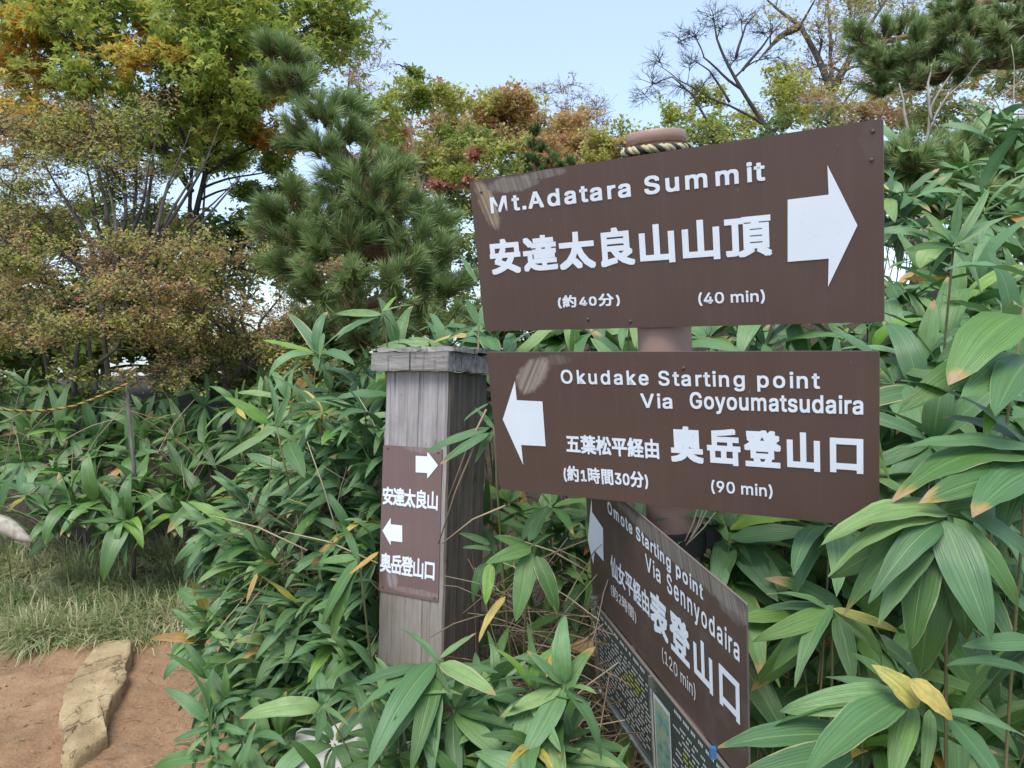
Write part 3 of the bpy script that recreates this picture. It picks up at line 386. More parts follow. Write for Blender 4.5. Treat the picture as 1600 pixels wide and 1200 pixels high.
def text_mesh(body, bold=0.0, spacing=1.0, wordsp=1.0):
    V = []; T = []; x = 0.0; sc_ = 1.0 if all(c in GLYPHS for c in body) else 1.25
    for c in body:
        if c in GLYPHS:
            adv, vs_, ts = GLYPHS[c]; adv /= 500/sc_
            gv = [tuple(int(k)/500*sc_ for k in q.split(',')) for q in vs_.split()]; gt = [tuple(map(int, q.split(','))) for q in ts.split()]
        else:
            gv, gt = cjk(c); k_ = 1/GC['adv']; adv = 1.0; gv = [(a*k_, b*k_-.0) for a, b in gv]
        k = len(V); V += [(a+x, b) for a, b in gv]; T += [tuple(i+k for i in t) for t in gt]; x += adv*spacing*(wordsp if c == ' ' else 1)
    A = np.array(V); n = len(A); out = [np.column_stack([A[:, 0], np.zeros(n), A[:, 1]])]; TT = [T]
    if bold:     # heavier strokes: the same outline laid round in a small ring
        m = 8
        for i, (ox, oz) in enumerate(((-1, -1), (-1, 1), (1, -1), (1, 1), (0, 1), (0, -1), (1, 0), (-1, 0))):
            out.append(np.column_stack([A[:, 0]+bold*ox*.85, np.full(n, (i+1)*.00003), A[:, 1]+bold*oz*.85])); TT.append([tuple(j+n*(i+1) for j in t) for t in T])
    me = bpy.data.meshes.new('lettering'); me.from_pydata(np.vstack(out).tolist(), [], [t for q in TT for t in q]); return me
class Face:
    """a flat rectangular face: origin centre o, unit axes u (right), v (up), n (towards the viewer)"""
    def __init__(s, corners, seg=None):
        tl, tr, br, bl = (Vector(c) for c in corners); s.o = (tl+tr+br+bl)/4; s.u = (tr-tl).normalized(); s.v = (tl-bl).normalized()
        s.n = s.u.cross(s.v).normalized(); s.w = (tr-tl).length; s.h = (tl-bl).length
        s.M = Matrix((( s.u.x, -s.n.x, s.v.x, s.o.x), (s.u.y, -s.n.y, s.v.y, s.o.y), (s.u.z, -s.n.z, s.v.z, s.o.z), (0, 0, 0, 1)))
    def uv(s, px, py):
        d = P(px, py, 1)-CAM; t = (s.o-CAM).dot(s.n)/d.dot(s.n); q = CAM+d*t-s.o; return q.dot(s.u), q.dot(s.v)
def put_local(name, me, face, parent, off=0.0):
    """mesh authored in face coordinates x=u, y=-n (depth), z=v"""
    o = bpy.data.objects.new(name, me); COL.objects.link(o); o.parent = parent
    o.matrix_parent_inverse = Matrix.Identity(4); o.matrix_basis = parent_world(parent).inverted() @ face.M @ Matrix.Translation((0, -off, 0)); return o
PW = {}
def parent_world(p): return PW.get(p.name, Matrix.Translation(p.location))
def lettering(face, parent, body, x0, y0, x1, y1, bold=.02, spacing=1.0, mat='print', off=.0012, wordsp=1.0, uvrect=None):
    """ink box of the text: bottom left pixel (x0,y0), top right pixel (x1,y1)"""
    me = text_mesh(body, bold, spacing, wordsp); co = np.empty(len(me.vertices)*3, np.float32); me.vertices.foreach_get('co', co); co = co.reshape(-1, 3)
    a = face.uv(x0, y0); b = face.uv(x1, y1); lo, hi = co.min(0), co.max(0)
    X = a[0]+(co[:, 0]-lo[0])/(hi[0]-lo[0])*(b[0]-a[0]); Z = a[1]+(co[:, 2]-lo[2])/(hi[2]-lo[2])*(b[1]-a[1])
    co = np.stack([X, co[:, 1], Z], -1); me.vertices.foreach_set('co', co.ravel()); me.materials.clear(); me.materials.append(M[mat]); me.name = 'lettering'; me.update()
    return put_local('lettering', me, face, parent, off)
def arrow(face, parent, pix, mat='print', off=.0012):
    pts = [face.uv(*p) for p in pix]; me = bpy.data.meshes.new('arrow')
    me.from_pydata([(a, 0, b) for a, b in pts], [], [list(range(len(pts)))]); me.materials.append(M[mat]); return put_local('arrow', me, face, parent, off)
def board(face, parent, mat, thick=.003, name='signboard', shape=None):
    """plate with slightly rounded corners, bevelled rim"""
    w, h = face.w/2, face.h/2; r = .004; pts = []
    for cx, cz, a0 in ((w-r, h-r, 0), (-w+r, h-r, 90), (-w+r, -h+r, 180), (w-r, -h+r, 270)):
        for k in range(4): a = math.radians(a0+k*30); pts.append((cx+r*math.cos(a), cz+r*math.sin(a)))
    n = len(pts); V = [(x, 0, z) for x, z in pts]+[(x*.0+x, thick, z) for x, z in pts]
    Fs = [list(range(n))[::-1], list(range(n, 2*n))]+[[i, (i+1) % n, n+(i+1) % n, n+i] for i in range(n)]
    me = bpy.data.meshes.new(name); me.from_pydata(V, [], Fs); me.materials.append(mat); me.materials.append(M['edge'])
    for p in me.polygons: p.material_index = 0 if p.index < 1 else 1
    me.update(); o = put_local(name, me, face, parent); PW[o.name] = face.M.copy(); return o
def screw(face, parent, px, py, r=.003):
    u, v = face.uv(px, py); b = MB(); a = [(u, 0.0005, v), (u, -.0012, v), (u, -.002, v)]; b.tube(a, [r, r, r*.6], 8); me = b.mesh('screw', M['screw'], True, False); return put_local('screw', me, face, parent)

post = thing('signpost', 'round brown steel signpost carrying three brown trail boards with white lettering', 'signpost', (0, 0, 0))
pt_top, pt_bot = P(1025, 211, 1.315), P(1051, 830, 1.41)
ax = (pt_bot-pt_top).normalized(); base = pt_top+ax*((pt_top.z-gz(.3, 1.45))/-ax.z)
post.location = base; PW[post.name] = Matrix.Translation(base)
b = MB(); k = 14; RP = .0475
b.tube([pt_top+ax*.002+(base-pt_top)*(i/(k-1)) for i in range(k)], RP, 32); b.obj('pole', M['pole'], post)
b = MB(); b.tube([pt_top-ax*.003, pt_top-ax*.002, pt_top, pt_top+ax*.017, pt_top+ax*.018], [.045, .050, .0515, .0515, .049], 32); b.obj('pole_cap', M['pole'], post)
b = MB(); c0 = P(1054, 822, 1.408); b.tube([c0, c0+ax*.002, c0+ax*.045, c0+ax*.047], [.049, .056, .056, .049], 24)
b.box(c0+ax*.02, (1, 0, 0), (0, 1, 0), (0, 0, 1), (.045, .085), (-.012, .012), (-.02, .02)); b.obj('clamp', M['black'], post, False)
s1 = Face([(-.0811, 1.4567, 1.8117), (.5219, 1.0842, 1.8187), (.5499, 1.1241, 1.5348), (-.0531, 1.4966, 1.5278)])
s2 = Face([(-.0477, 1.4205, 1.4876), (.5266, 1.0885, 1.4922), (.5518, 1.1283, 1.2265), (-.0226, 1.4603, 1.2218)])
s3 = Face([CAM+(Vector(c)-CAM)*1.075 for c in ((.1407, 1.4761, 1.2624), (.2976, .9497, 1.172), (.3229, 1.0046, .8963), (.1659, 1.531, .9868))])
def sc(face, px, py, ru, rv, sl, col=(.42, .37, .30), amt=1): u, v = face.uv(px, py); return (u, v, ru, rv, sl, col, amt)
m1 = mat_sign('brown_sign_enamel', BR, [sc(s1, 762, 318, .020, .050, .35, (.46, .37, .25)), sc(s1, 800, 288, .060, .016, 0, (.33, .31, .28), .9), sc(s1, 850, 272, .05, .008, 0, (.28, .27, .25), .8), sc(s1, 1368, 215, .022, .035, 0, (.14, .10, .085), .5)])  # scuffs, and last a sheen painted lighter at the upper right corner
m2 = mat_sign('brown_sign_enamel_lower', BR, [sc(s2, 832, 586, .034, .036, -.55, (.44, .40, .33), 1.0), sc(s2, 870, 562, .03, .010, 0, (.22, .19, .16), .7)])
m3 = mat_sign('brown_sign_enamel_weathered', (.085, .055, .045), [sc(s3, 1060, 870, .25, .020, 0, (.30, .28, .26), .9), sc(s3, 1140, 940, .05, .03, 0, (.30, .28, .26), .6)], .35)
b1 = board(s1, post, m1); b1['label'] = 'large brown board pointing right to the Mt. Adatara summit'
for txt, x0, y0, x1, y1, bd, sp, ws in (('Mt.Adatara Summit', 768, 334, 1195, 250, .024, 1.22, 1.0), ('安達太良山山頂', 769, 430, 1205, 331, .042, 1.04, 1), ('(約40分)', 873, 482, 968, 457, .034, 1.12, 1), ('(40 min)', 1092, 478, 1195, 452, .016, 1.03, 1)):
    lettering(s1, b1, txt, x0, y0, x1, y1, bd, sp, wordsp=ws)
arrow(s1, b1, [(1231, 312), (1295, 304), (1293, 258), (1340, 352), (1294, 448), (1295, 404), (1231, 409)])
screw(s1, b1, 1362, 250); screw(s1, b1, 1364, 205); screw(s1, b1, 752, 300); screw(s1, b1, 919, 499, .003); screw(s1, b1, 985, 502, .003)
b2 = board(s2, post, m2); b2['label'] = 'middle brown board pointing left to the Okudake starting point'
for txt, x0, y0, x1, y1, bd, sp, ws in (('Okudake Starting point', 878, 605, 1281, 581, .018, 1.22, 1.0), ('Via', 1002, 637, 1050, 615, .018, 1.15, 1), ('Goyoumatsudaira', 1079, 645, 1349, 618, .020, 1.06, 1),
        ('五葉松平経由', 886, 707, 1029, 686, .036, 1.0, 1), ('奥岳登山口', 1049, 721, 1349, 679, .048, 1.1, 1), ('(約1時間30分)', 882, 752, 1012, 737, .034, 1.04, 1), ('(90 min)', 1112, 771, 1207, 757, .016, 1.03, 1)):
    lettering(s2, b2, txt, x0, y0, x1, y1, bd, sp, wordsp=ws)
arrow(s2, b2, [(786, 655), (805, 595), (808, 625), (848, 627), (853, 697), (815, 695), (818, 726)])
screw(s2, b2, 1068, 575, .003); screw(s2, b2, 1362, 812, .003)
b3 = board(s3, post, m3); b3['label'] = 'lowest brown board seen at a steep angle, pointing left to the Omote starting point'
for txt, x0, y0, x1, y1, bd, sp, ws in (('Omote Starting point', 951, 806, 1099, 913, .022, 1.22, 1.0), ('Via', 1010, 890, 1032, 885, .012, 1.15, 1), ('Sennyodaira', 1044, 932, 1156, 999, .014, 1.2, 1),
        ('仙女平経由', 956, 899, 1014, 926, .026, 1.0, 1), ('表登山口', 1018, 979, 1156, 1060, .040, 1.12, 1), ('(約2時間)', 956, 930, 994, 953, .020, 1.04, 1), ('(120 min)', 1036, 1035, 1087, 1069, .006, 1.03, 1)):
    lettering(s3, b3, txt, x0, y0, x1, y1, bd, sp, 'print_dull' if txt[0] == '(' else 'print', wordsp=ws)
arrow(s3, b3, [(919, 843), (925, 779), (926, 800), (943, 825), (944, 877), (930, 860), (928, 882)])
# information panel below the third board, same steep angle
info = thing('information_board', 'dark green information board with rows of tiny text below the lowest brown board', 'information board', (0, 0, 0))
o3 = s3.o-s3.v*(.1515+.107)+s3.n*.008
f4 = Face([o3-s3.u*.268+s3.v*.105, o3+s3.u*.268+s3.v*.105, o3+s3.u*.268-s3.v*.105, o3-s3.u*.268-s3.v*.105])
ib = Vector((f4.o.x+.02, f4.o.y, gz(.2, 1.3))); info.location = ib; PW[info.name] = Matrix.Translation(ib)
pn = board(f4, info, M['panel'], .006, 'panel')
bm = MB(); yl = MB(); r_ = random.Random(4)
for i in range(17):
    v = .090-i*.0108; u = -.256; gap = (-.005, .075)
    while u < .25:
        L = r_.uniform(.010, .028); big = 1.5 if i == 0 else 1
        if not (gap[0] < u+L and u < gap[1]) and not (i == 1) and r_.random() > .06:
            tgt = yl if (abs(u+.10+.01*(i-6)) < .04 and i in (4, 5, 6, 7)) or (i in (6, 7) and u > .10) else bm
            w = u
            while w < u+L-.004:
                tgt.add([(w, 0, v), (w+.0036, 0, v), (w+.0036, 0, v+.005*big), (w, 0, v+.0046*big)], [(0, 1, 2, 3)]); w += .0052
        u += L+.005
put_local('text_rows', bm.mesh('text_rows', M['print_dull'], False, False), f4, pn, .0012)['kind'] = 'stuff'
put_local('yellow_words', yl.mesh('yellow_words', M['yellow_print'], False, False), f4, pn, .0012)['kind'] = 'stuff'
def quad(face, parent, name, u0, u1, v0, v1, mat, off):
    me = bpy.data.meshes.new(name); me.from_pydata([(u0, 0, v0), (u1, 0, v0), (u1, 0, v1), (u0, 0, v1)], [], [(0, 1, 2, 3)]); me.materials.append(M[mat]); return put_local(name, me, face, parent, off)
quad(f4, pn, 'picture_border', .006, .070, -.10, .075, 'print_dull', .001); quad(f4, pn, 'picture', .010, .066, -.096, .066, 'teal', .0016)
bm = MB(); bm.box((0, 0, 0), (1, 0, 0), (0, 0, 1), (0, 1, 0), (-.002, .003), (-.105, .105), (-.006, .0)); put_local('divider', bm.mesh('divider', M['acrylic'], False, False), f4, info)
bm = MB(); bm.box((0, 0, 0), (1, 0, 0), (0, 0, 1), (0, 1, 0), (-.282, -.271), (-.11, .118), (-.005, .008)); bm.box((0, 0, 0), (1, 0, 0), (0, 0, 1), (0, 1, 0), (-.271, .27), (-.113, -.1065), (-.005, .008)); put_local('frame', bm.mesh('frame', M['acrylic'], False, False), f4, info)
bm = MB(); bm.tube([f4.o+f4.u*.2-f4.n*.03+f4.v*.1, Vector(((f4.o+f4.u*.2-f4.n*.03).x, (f4.o+f4.u*.2-f4.n*.03).y, gz(.3, 1.1)-.05))], .015, 12); bm.obj('stake', M['bark_dark'], info)
bm = MB(); q = P(1114, 1178, 1.03); bm.box(q, (1, 0, 0), (0, 1, 0), (0, 0, 1), (-.003, .005), (0, .008), (-.008, .007)); bm.obj('clip', M['blue'], info, False)
# rope round the top of the pole: two twisted strands
def twist_rope(parent, pts, r, pitch, mats, names):
    pts = [Vector(p) for p in pts]; L = [0]
    for a, c in zip(pts, pts[1:]): L.append(L[-1]+(c-a).length)
    n = int(L[-1]/pitch*8)+2
    def at(s):
        for i in range(len(pts)-1):
            if s <= L[i+1] or i == len(pts)-2:
                t = (s-L[i])/(L[i+1]-L[i]+1e-9); return pts[i].lerp(pts[i+1], t), (pts[i+1]-pts[i]).normalized()
    S = [L[-1]*i/(n-1) for i in range(n)]
    for k, (mt, nm) in enumerate(zip(mats, names)):
        c = []
        for s in S:
            p, d = at(s); a = d.cross(Vector((.13, .07, 1))).normalized(); e = d.cross(a); th = s/pitch*2*math.pi+k*2*math.pi/len(mats)
            c.append(p+(a*math.cos(th)+e*math.sin(th))*r*.55)
        b = MB(); b.tube(c, r*.62, 6); b.obj(nm, M[mt], parent)
rp = thing('rope', 'yellow and black twisted rope wound round the top of the brown signpost', 'rope', pt_top+ax*.045); PW[rp.name] = Matrix.Translation(rp.location)
A = ax.cross(Vector((0, 1, 0))).normalized(); B_ = ax.cross(A)
pts = []
for i in range(80):
    th = i/80*2*math.pi*2.1; pts.append(pt_top+ax*(.022+.016*i/80*2.1+.006*math.sin(th+.6))+(A*math.cos(th)+B_*math.sin(th))*.0555)
twist_rope(rp, pts, .0068, .030, ('rope_y', 'rope_b', 'rope_y'), ('yellow_strand', 'black_strand', 'yellow_strand'))

# wooden marker post
pl = Face([(-.2969, 1.7396, 1.2716), (-.1527, 1.6514, 1.275), (-.161, 1.625, .9424), (-.3052, 1.7132, .939)])
wp = thing('wooden_marker_post', 'square weathered grey timber post with a boxed cap and a faded brown arrow plate', 'post', (0, 0, 0))
vtop = pl.uv(650, 581)[1]; ul = -.0845-.002; ur = pl.uv(699, 700)[0]; DP = .150
pb = pl.o-pl.v*((pl.o.z-gz(pl.o.x, pl.o.y+.08))/pl.v.z); wp.location = pb; PW[wp.name] = Matrix.Translation(pb)
vb = -(pl.o-pb).length-.12
def post_mesh():
    b = MB(); nseg = 40; prof = [(ul+.004, 0), (ur-.004, 0), (ur, .004), (ur, DP-.004), (ur-.004, DP), (ul+.004, DP), (ul, DP-.004), (ul, .004)]
    V = []
    for i in range(nseg):
        z = vb+(vtop-vb)*i/(nseg-1)
        for j, (x, y) in enumerate(prof): e = .0012*nz(z*3, j*1.7, 4, 20); V.append((x+e, y+e+.003, z))
    q = [(i*8+j, i*8+(j+1) % 8, (i+1)*8+(j+1) % 8, (i+1)*8+j) for i in range(nseg-1) for j in range(8)]
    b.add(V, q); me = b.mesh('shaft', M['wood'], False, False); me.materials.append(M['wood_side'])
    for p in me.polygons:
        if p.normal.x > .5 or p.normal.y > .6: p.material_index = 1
    return me
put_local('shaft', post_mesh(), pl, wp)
def wbox(name, x, y, z, mat='wood_cap', jit=.0015, seed=0):
    b = MB(); r = random.Random(seed); n = 14; V = []; L = x[1]-x[0]; along = 0 if L > (y[1]-y[0]) else 1
    for i in range(n):
        t = i/(n-1)
        for (a, c) in ((0, 0), (1, 0), (1, 1), (0, 1)):
            if along == 0: p = [x[0]+L*t, y[a], z[c]]
            else: p = [x[1 if a else 0], y[0]+(y[1]-y[0])*t, z[c]]
            V.append([p[0]+r.uniform(-jit, jit), p[1]+r.uniform(-jit, jit), p[2]+r.uniform(-jit, jit)*1.4])
    q = [(i*4+j, i*4+(j+1) % 4, i*4+4+(j+1) % 4, i*4+4+j) for i in range(n-1) for j in range(4)]+[(3, 2, 1, 0), ((n-1)*4, (n-1)*4+1, (n-1)*4+2, (n-1)*4+3)]
    b.add(V, q); me = b.mesh(name, M[mat], False, False); return put_local(name, me, pl, wp)
cv0 = vtop+.001; ch = .043
wbox('cap_board', (ul-.022, ur+.012), (-.022, .004), (cv0, cv0+ch), seed=1)
wbox('cap_board', (ur-.012, ur+.013), (.006, DP+.02), (cv0+.001, cv0+ch-.002), seed=2)['label'] = 'right side board of the post cap'
wbox('cap_board', (ul-.02, ul+.006), (.006, DP+.02), (cv0, cv0+ch-.002), seed=3)
wbox('cap_top', (ul-.006, ur+.02), (-.016, .075), (cv0+ch+.001, cv0+ch+.011), seed=4)
wbox('cap_top', (ul+.012, ur+.022), (.079, DP+.03), (cv0+ch+.003, cv0+ch+.014), seed=5)
mp_ = mat_sign('brown_plate_faded', (.155, .098, .092), [sc(pl, 612, 905, .02, .02, 0, (.35, .32, .33), 1), sc(pl, 660, 700, .06, .012, 0, (.32, .28, .27), .7), sc(pl, 650, 925, .07, .008, 0, (.30, .26, .24), .8)], .16, .5)
bp = board(pl, wp, mp_, .002, 'nameplate')
for txt, x0, y0, x1, y1, bd, sp in (('安達太良山', 598, 788, 685, 768, .034, .94), ('奥岳登山口', 594, 893, 680, 876, .034, .94)):
    lettering(pl, bp, txt, x0, y0, x1, y1, bd, sp, 'print')
arrow(pl, bp, [(650, 712), (668, 713), (668, 705), (685, 727), (668, 748), (668, 739), (650, 738)])
arrow(pl, bp, [(598, 829), (611, 809), (611, 819), (629, 821), (629, 847), (611, 845), (611, 852)])
for x, y in ((606, 700), (685, 707), (598, 917), (679, 934)): screw(pl, bp, x, y, .0025)

# ------------------------------------------------------------------ bamboo leaves
LV = {}
def leaf_mesh(seed, droop, mat, twist=0.0, side=0.0, wfac=1.0, name='leaf'):
    """unit-length leaf along +Y, face up +Z; bends down by droop radians over its length"""
    r = random.Random(seed); NR, NC = 11, 4; V = []; UV = []; y = z = 0.0; x = 0.0; wob = r.uniform(0, 6)
    curl = r.uniform(.05, .3)
    for i in range(NR+1):
        t = i/NR; ang = droop*(t**1.3); tt = max(t, 0)
        if i: y += math.cos(ang)/NR; z -= math.sin(ang)/NR; x += side*math.sin(t*1.6)/NR
        w = .118*wfac*(max(0, math.sin(math.pi*min(1, tt**.76)))**.66)*(1-.26*tt)+.0035
        if i == NR: w = .0008
        tw = twist*t
        for j in range(NC+1):
            s = (j/NC-.5)*2; a = abs(s)
            dx = s*w; dz = .32*a*w-curl*a*a*w*1.2+.012*math.sin(6*t*math.pi+wob+s*1.3)*a*.6*wfac
            cx, cz = dx*math.cos(tw)-dz*math.sin(tw), dx*math.sin(tw)+dz*math.cos(tw)
            V.append((x+cx, y+cz*math.sin(ang), z+cz*math.cos(ang))); UV.append((j/NC, t))
    Fs = [(i*5+j, i*5+j+1, i*5+j+6, i*5+j+5) for i in range(NR) for j in range(NC)]
    me = bpy.data.meshes.new(name); me.from_pydata(V, [], Fs); ul_ = me.uv_layers.new(name='UVMap')
    lv = np.empty(len(me.loops), np.int32); me.loops.foreach_get('vertex_index', lv); ul_.data.foreach_set('uv', np.array(UV, np.float32)[lv].ravel())
    me.polygons.foreach_set('use_smooth', [True]*len(Fs)); me.materials.append(M[mat]); me.update()
    tip = Vector((x, y, z)); return me, tip
for mat in ('leaf', 'leaf_pale', 'leaf_fresh', 'leaf_yellow', 'leaf_orange'):
    LV[mat] = [leaf_mesh(i*13+len(mat), dr, mat, tw, sd, wf) for i, (dr, tw, sd, wf) in enumerate(((.15, .15, .1, 1), (.35, -.3, -.1, 1.12), (.55, .35, .15, .95), (.8, -.2, -.2, 1.05), (1.05, .3, .1, .9), (1.35, -.4, .2, 1.0), (.45, .7, .25, 1.1), (.7, -.7, -.25, .85), (.95, 1.0, .3, 1.0), (.25, -.9, -.3, .9), (1.7, .2, .1, 1.15), (.6, .1, -.4, .75)))]
CLEAR = []                                                # faces leaves must not pierce: (face, half width, half height)
HERO = [False]
def blocked(p0, p1, droop):
    for f, hw, hh in CLEAR:
        last = None
        for i in range(7):
            t = i/6; q = p0.lerp(p1, t); q = Vector((q.x, q.y, q.z+droop*(p1-p0).length*.9*t*(1-t))); r = q-f.o; d = r.dot(f.n); ins = abs(r.dot(f.u)) < hw+.02 and abs(r.dot(f.v)) < hh+.02
            if ins and last is not None and (abs(d) < .012 or (d > 0) != (last > 0)): return True
            last = d
            if not HERO[0] and d > 0:
                dr = q-CAM; den = dr.dot(f.n)
                if abs(den) > 1e-6:
                    h = CAM+dr*((f.o-CAM).dot(f.n)/den)-f.o
                    if abs(h.dot(f.u)) < hw+.005 and abs(h.dot(f.v)) < hh+.005 and (f.o-CAM).dot(f.n)/den > 1: return True
    return False
def add_leaf(parent, p0, p1, mat='leaf', var=None, width=1.0, updir=Vector((0, 0, 1)), roll=0.0, pick=None):
    """leaf object whose base is p0 and tip p1 (world)"""
    me, tip = LV[mat][rnd.randrange(12) if var is None else var]
    if blocked(p0, p1, -tip.z): return None
    d = p1-p0; s = d.length/tip.length; y = d.normalized(); z = updir-y*updir.dot(y)
    if z.length < .15: z = Vector((rnd.uniform(-1, 1), -1, .3)); z -= y*z.dot(y)
    z.normalize(); x = y.cross(z); R = Matrix((x, y, z)).transposed()
    ty = tip.normalized(); rx = Matrix.Rotation(-math.atan2(ty.z, math.hypot(ty.x, ty.y)), 3, 'X'); rz = Matrix.Rotation(math.atan2(ty.x, ty.y), 3, 'Z')
    Rr = R @ Matrix.Rotation(roll, 3, 'Y') @ rx @ rz
    M4 = Rr.to_4x4() @ Matrix.Diagonal((s*width, s, s*width, 1)); M4.translation = p0
    o = bpy.data.objects.new('leaf', me); COL.objects.link(o); o.parent = parent; o.matrix_basis = Matrix.Translation(-parent.location) @ M4; return o
def culm(b, p0, p1, r=.0032, bow=None):
    mid = (p0+p1)/2+(bow or Vector((rnd.uniform(-.05, .05), rnd.uniform(-.05, .05), .04))); n = 9; pts = []
    for i in range(n): t = i/(n-1); pts.append(p0*(1-t)**2+mid*2*t*(1-t)+p1*t*t)
    b.tube(pts, [r*(1-.35*i/(n-1)) for i in range(n)], 5)
def rdir():
    while True:
        v = Vector((rnd.uniform(-1, 1), rnd.uniform(-1, 1), rnd.uniform(-1, 1)))
        if .05 < v.length < 1: return v.normalized()
USED = []
def whorl(root, c, n, L, mat, axis, elev=(-.25, .35), width=1.0, extra=None):
    """palmate fan of n leaves round axis at c"""
    axis = axis.normalized(); a = axis.cross(Vector((.3, .2, 1))).normalized(); b = axis.cross(a); ph = rnd.uniform(0, 6.28)
    for k in range(n):
        th = ph+k*2*math.pi/n*rnd.uniform(.85, 1.15); e = rnd.uniform(*elev)
        d = (a*math.cos(th)+b*math.sin(th))*math.cos(e)+axis*(math.sin(e)+.35); d.z -= .28; d.normalize()
        LL = L*rnd.uniform(.5, 1.18); m = mat; rr = rnd.random(); USED.append(rr)
        if rr < .013: m = 'leaf_yellow'
        elif rr < .024: m = 'leaf_orange'
        elif rr < .06: m = 'leaf_fresh'
        up = Vector((rnd.uniform(-.25, .25), rnd.uniform(-.45, .05), 1))
        add_leaf(root, c+d*.006, c+d*LL, m, None, width*rnd.uniform(.85, 1.15), up, rnd.uniform(-.35, .35))
def where(px, py, kind):
    r = lambda v, a, w: w[sum(v > k for k in a)]
    if kind == 'bank': return r(py, (690, 800, 930, 1060), ('level with the middle board\'s title', 'level with the middle board\'s lower half', 'just under the middle board\'s level', 'level with the lowest board\'s characters', 'near the bottom edge'))+', '+r(px, (1250, 1370, 1490), ('close to the boards', 'a little right of the boards', 'midway to the right edge', 'at the right edge'))
    if kind == 'upper': return r(py, (330, 420, 510), ('level with the tip of the big arrow', 'level with the top board\'s large characters', 'level with the top board\'s lower edge', 'level with the gap between boards'))+', '+r(px, (1450, 1530), ('next to the board', 'midway', 'at the right edge'))
    if kind == 'bush': return r(py, (680, 790, 900, 1010), ('near its top', 'level with the plate\'s upper arrow', 'level with the plate\'s lower arrow', 'level with the plate\'s bottom', 'near its foot'))+', '+r(px, (400, 500), ('at its left fringe', 'in its middle', 'close to the post'))
    if kind == 'far': return r(py, (720, 780), ('upper row', 'middle row', 'lowest row above the grass'))+', '+r(px, (70, 150, 240), ('at the picture\'s left edge', 'left of the stake', 'below the stake', 'towards the left bush'))
    if kind == 'mid': return r(px, (780, 880, 980, 1100, 1220, 1320), ('left of the boards', 'above the white arrow', 'left of the pole', 'at the pole', 'right of the pole', 'towards the boards\' right end', 'at the boards\' right end'))
    if kind == 'shade': return r(px, (1200, 1320, 1440, 1540), ('just right of the lowest board', 'left part', 'middle part', 'right part', 'right edge'))
    if kind == 'row': return r(px, (80, 200, 330, 450), ('at the left edge', 'beside the stake', 'right of the stake', 'left of the pine', 'below the pine'))
    return ''
def plant(label, group, cs, mat='leaf', L=.2, n=(6, 9), axis=None, base=None, width=1.0, elev=(-.25, .35), cr=.0032, cat='bamboo plant'):
    """one dwarf bamboo: culm from the ground with a leaf fan at each point of cs"""
    c0 = cs[0]; bx, by = (c0.x+rnd.uniform(-.08, .08), c0.y+rnd.uniform(.02, .2)) if base is None else base
    bp_ = Vector((bx, by, gz(bx, by)-.01)); root = thing('bamboo_plant', label, cat, bp_, group); b = MB()
    for i, c in enumerate(cs):
        s = bp_ if i == 0 else bp_.lerp(c0, rnd.uniform(.45, .8))
        culm(b, s, c, cr*(1 if i == 0 else .7))
    b.obj('stem', M['culm'], root)
    for c in cs:
        axd = axis or Vector((rnd.uniform(-.5, .5), rnd.uniform(-.9, -.1), rnd.uniform(.3, 1)))
        axd = axd+rdir()*.25
        whorl(root, c, rnd.randint(*n), L*rnd.uniform(.85, 1.1), mat, axd, elev, width)
    y_ = sum(v < .013 for v in USED); o_ = sum(.013 <= v < .024 for v in USED); f_ = sum(.024 <= v < .06 for v in USED); USED.clear()
    ad = ', yellowed leaf' if y_ == 1 else ', several yellowed leaves' if y_ else ', orange dead leaf' if o_ else ', bright young leaf' if f_ else ', all dark green' if mat == 'leaf' else ''
    if len((label+ad).split()) <= 16: root['label'] = label+ad
    return root
def hero(label, c, tips, L=None, width=1.0, mats=None, base=None, group=None, up=Vector((0, -.5, 1)), cr=.0035):
    """leaf fan with hand placed tips: (px, py, depth[, material, width])"""
    bx, by = base if base else (c.x+.03, c.y+.12); bp_ = Vector((bx, by, gz(bx, by)-.01))
    root = thing('bamboo_plant', label, 'bamboo plant', bp_, group); b = MB(); culm(b, bp_, c, cr); b.obj('stem', M['culm'], root)
    for i, t in enumerate(tips):
        px, py, d = t[:3]; m = t[3] if len(t) > 3 and t[3] else 'leaf'; w = t[4] if len(t) > 4 else 1.0
        c0 = P(*t[5]) if len(t) > 5 else c+Vector((rnd.uniform(-.004, .004), rnd.uniform(-.006, .006), rnd.uniform(-.004, .004)))
        v = t[6] if len(t) > 6 else rnd.choice((1, 2, 3, 6, 7))
        add_leaf(root, c0, P(px, py, d), m, v, width*w, up+Vector((rnd.uniform(-.3, .3), rnd.uniform(-.2, .2), 0)), rnd.uniform(-.15, .15))
    return root
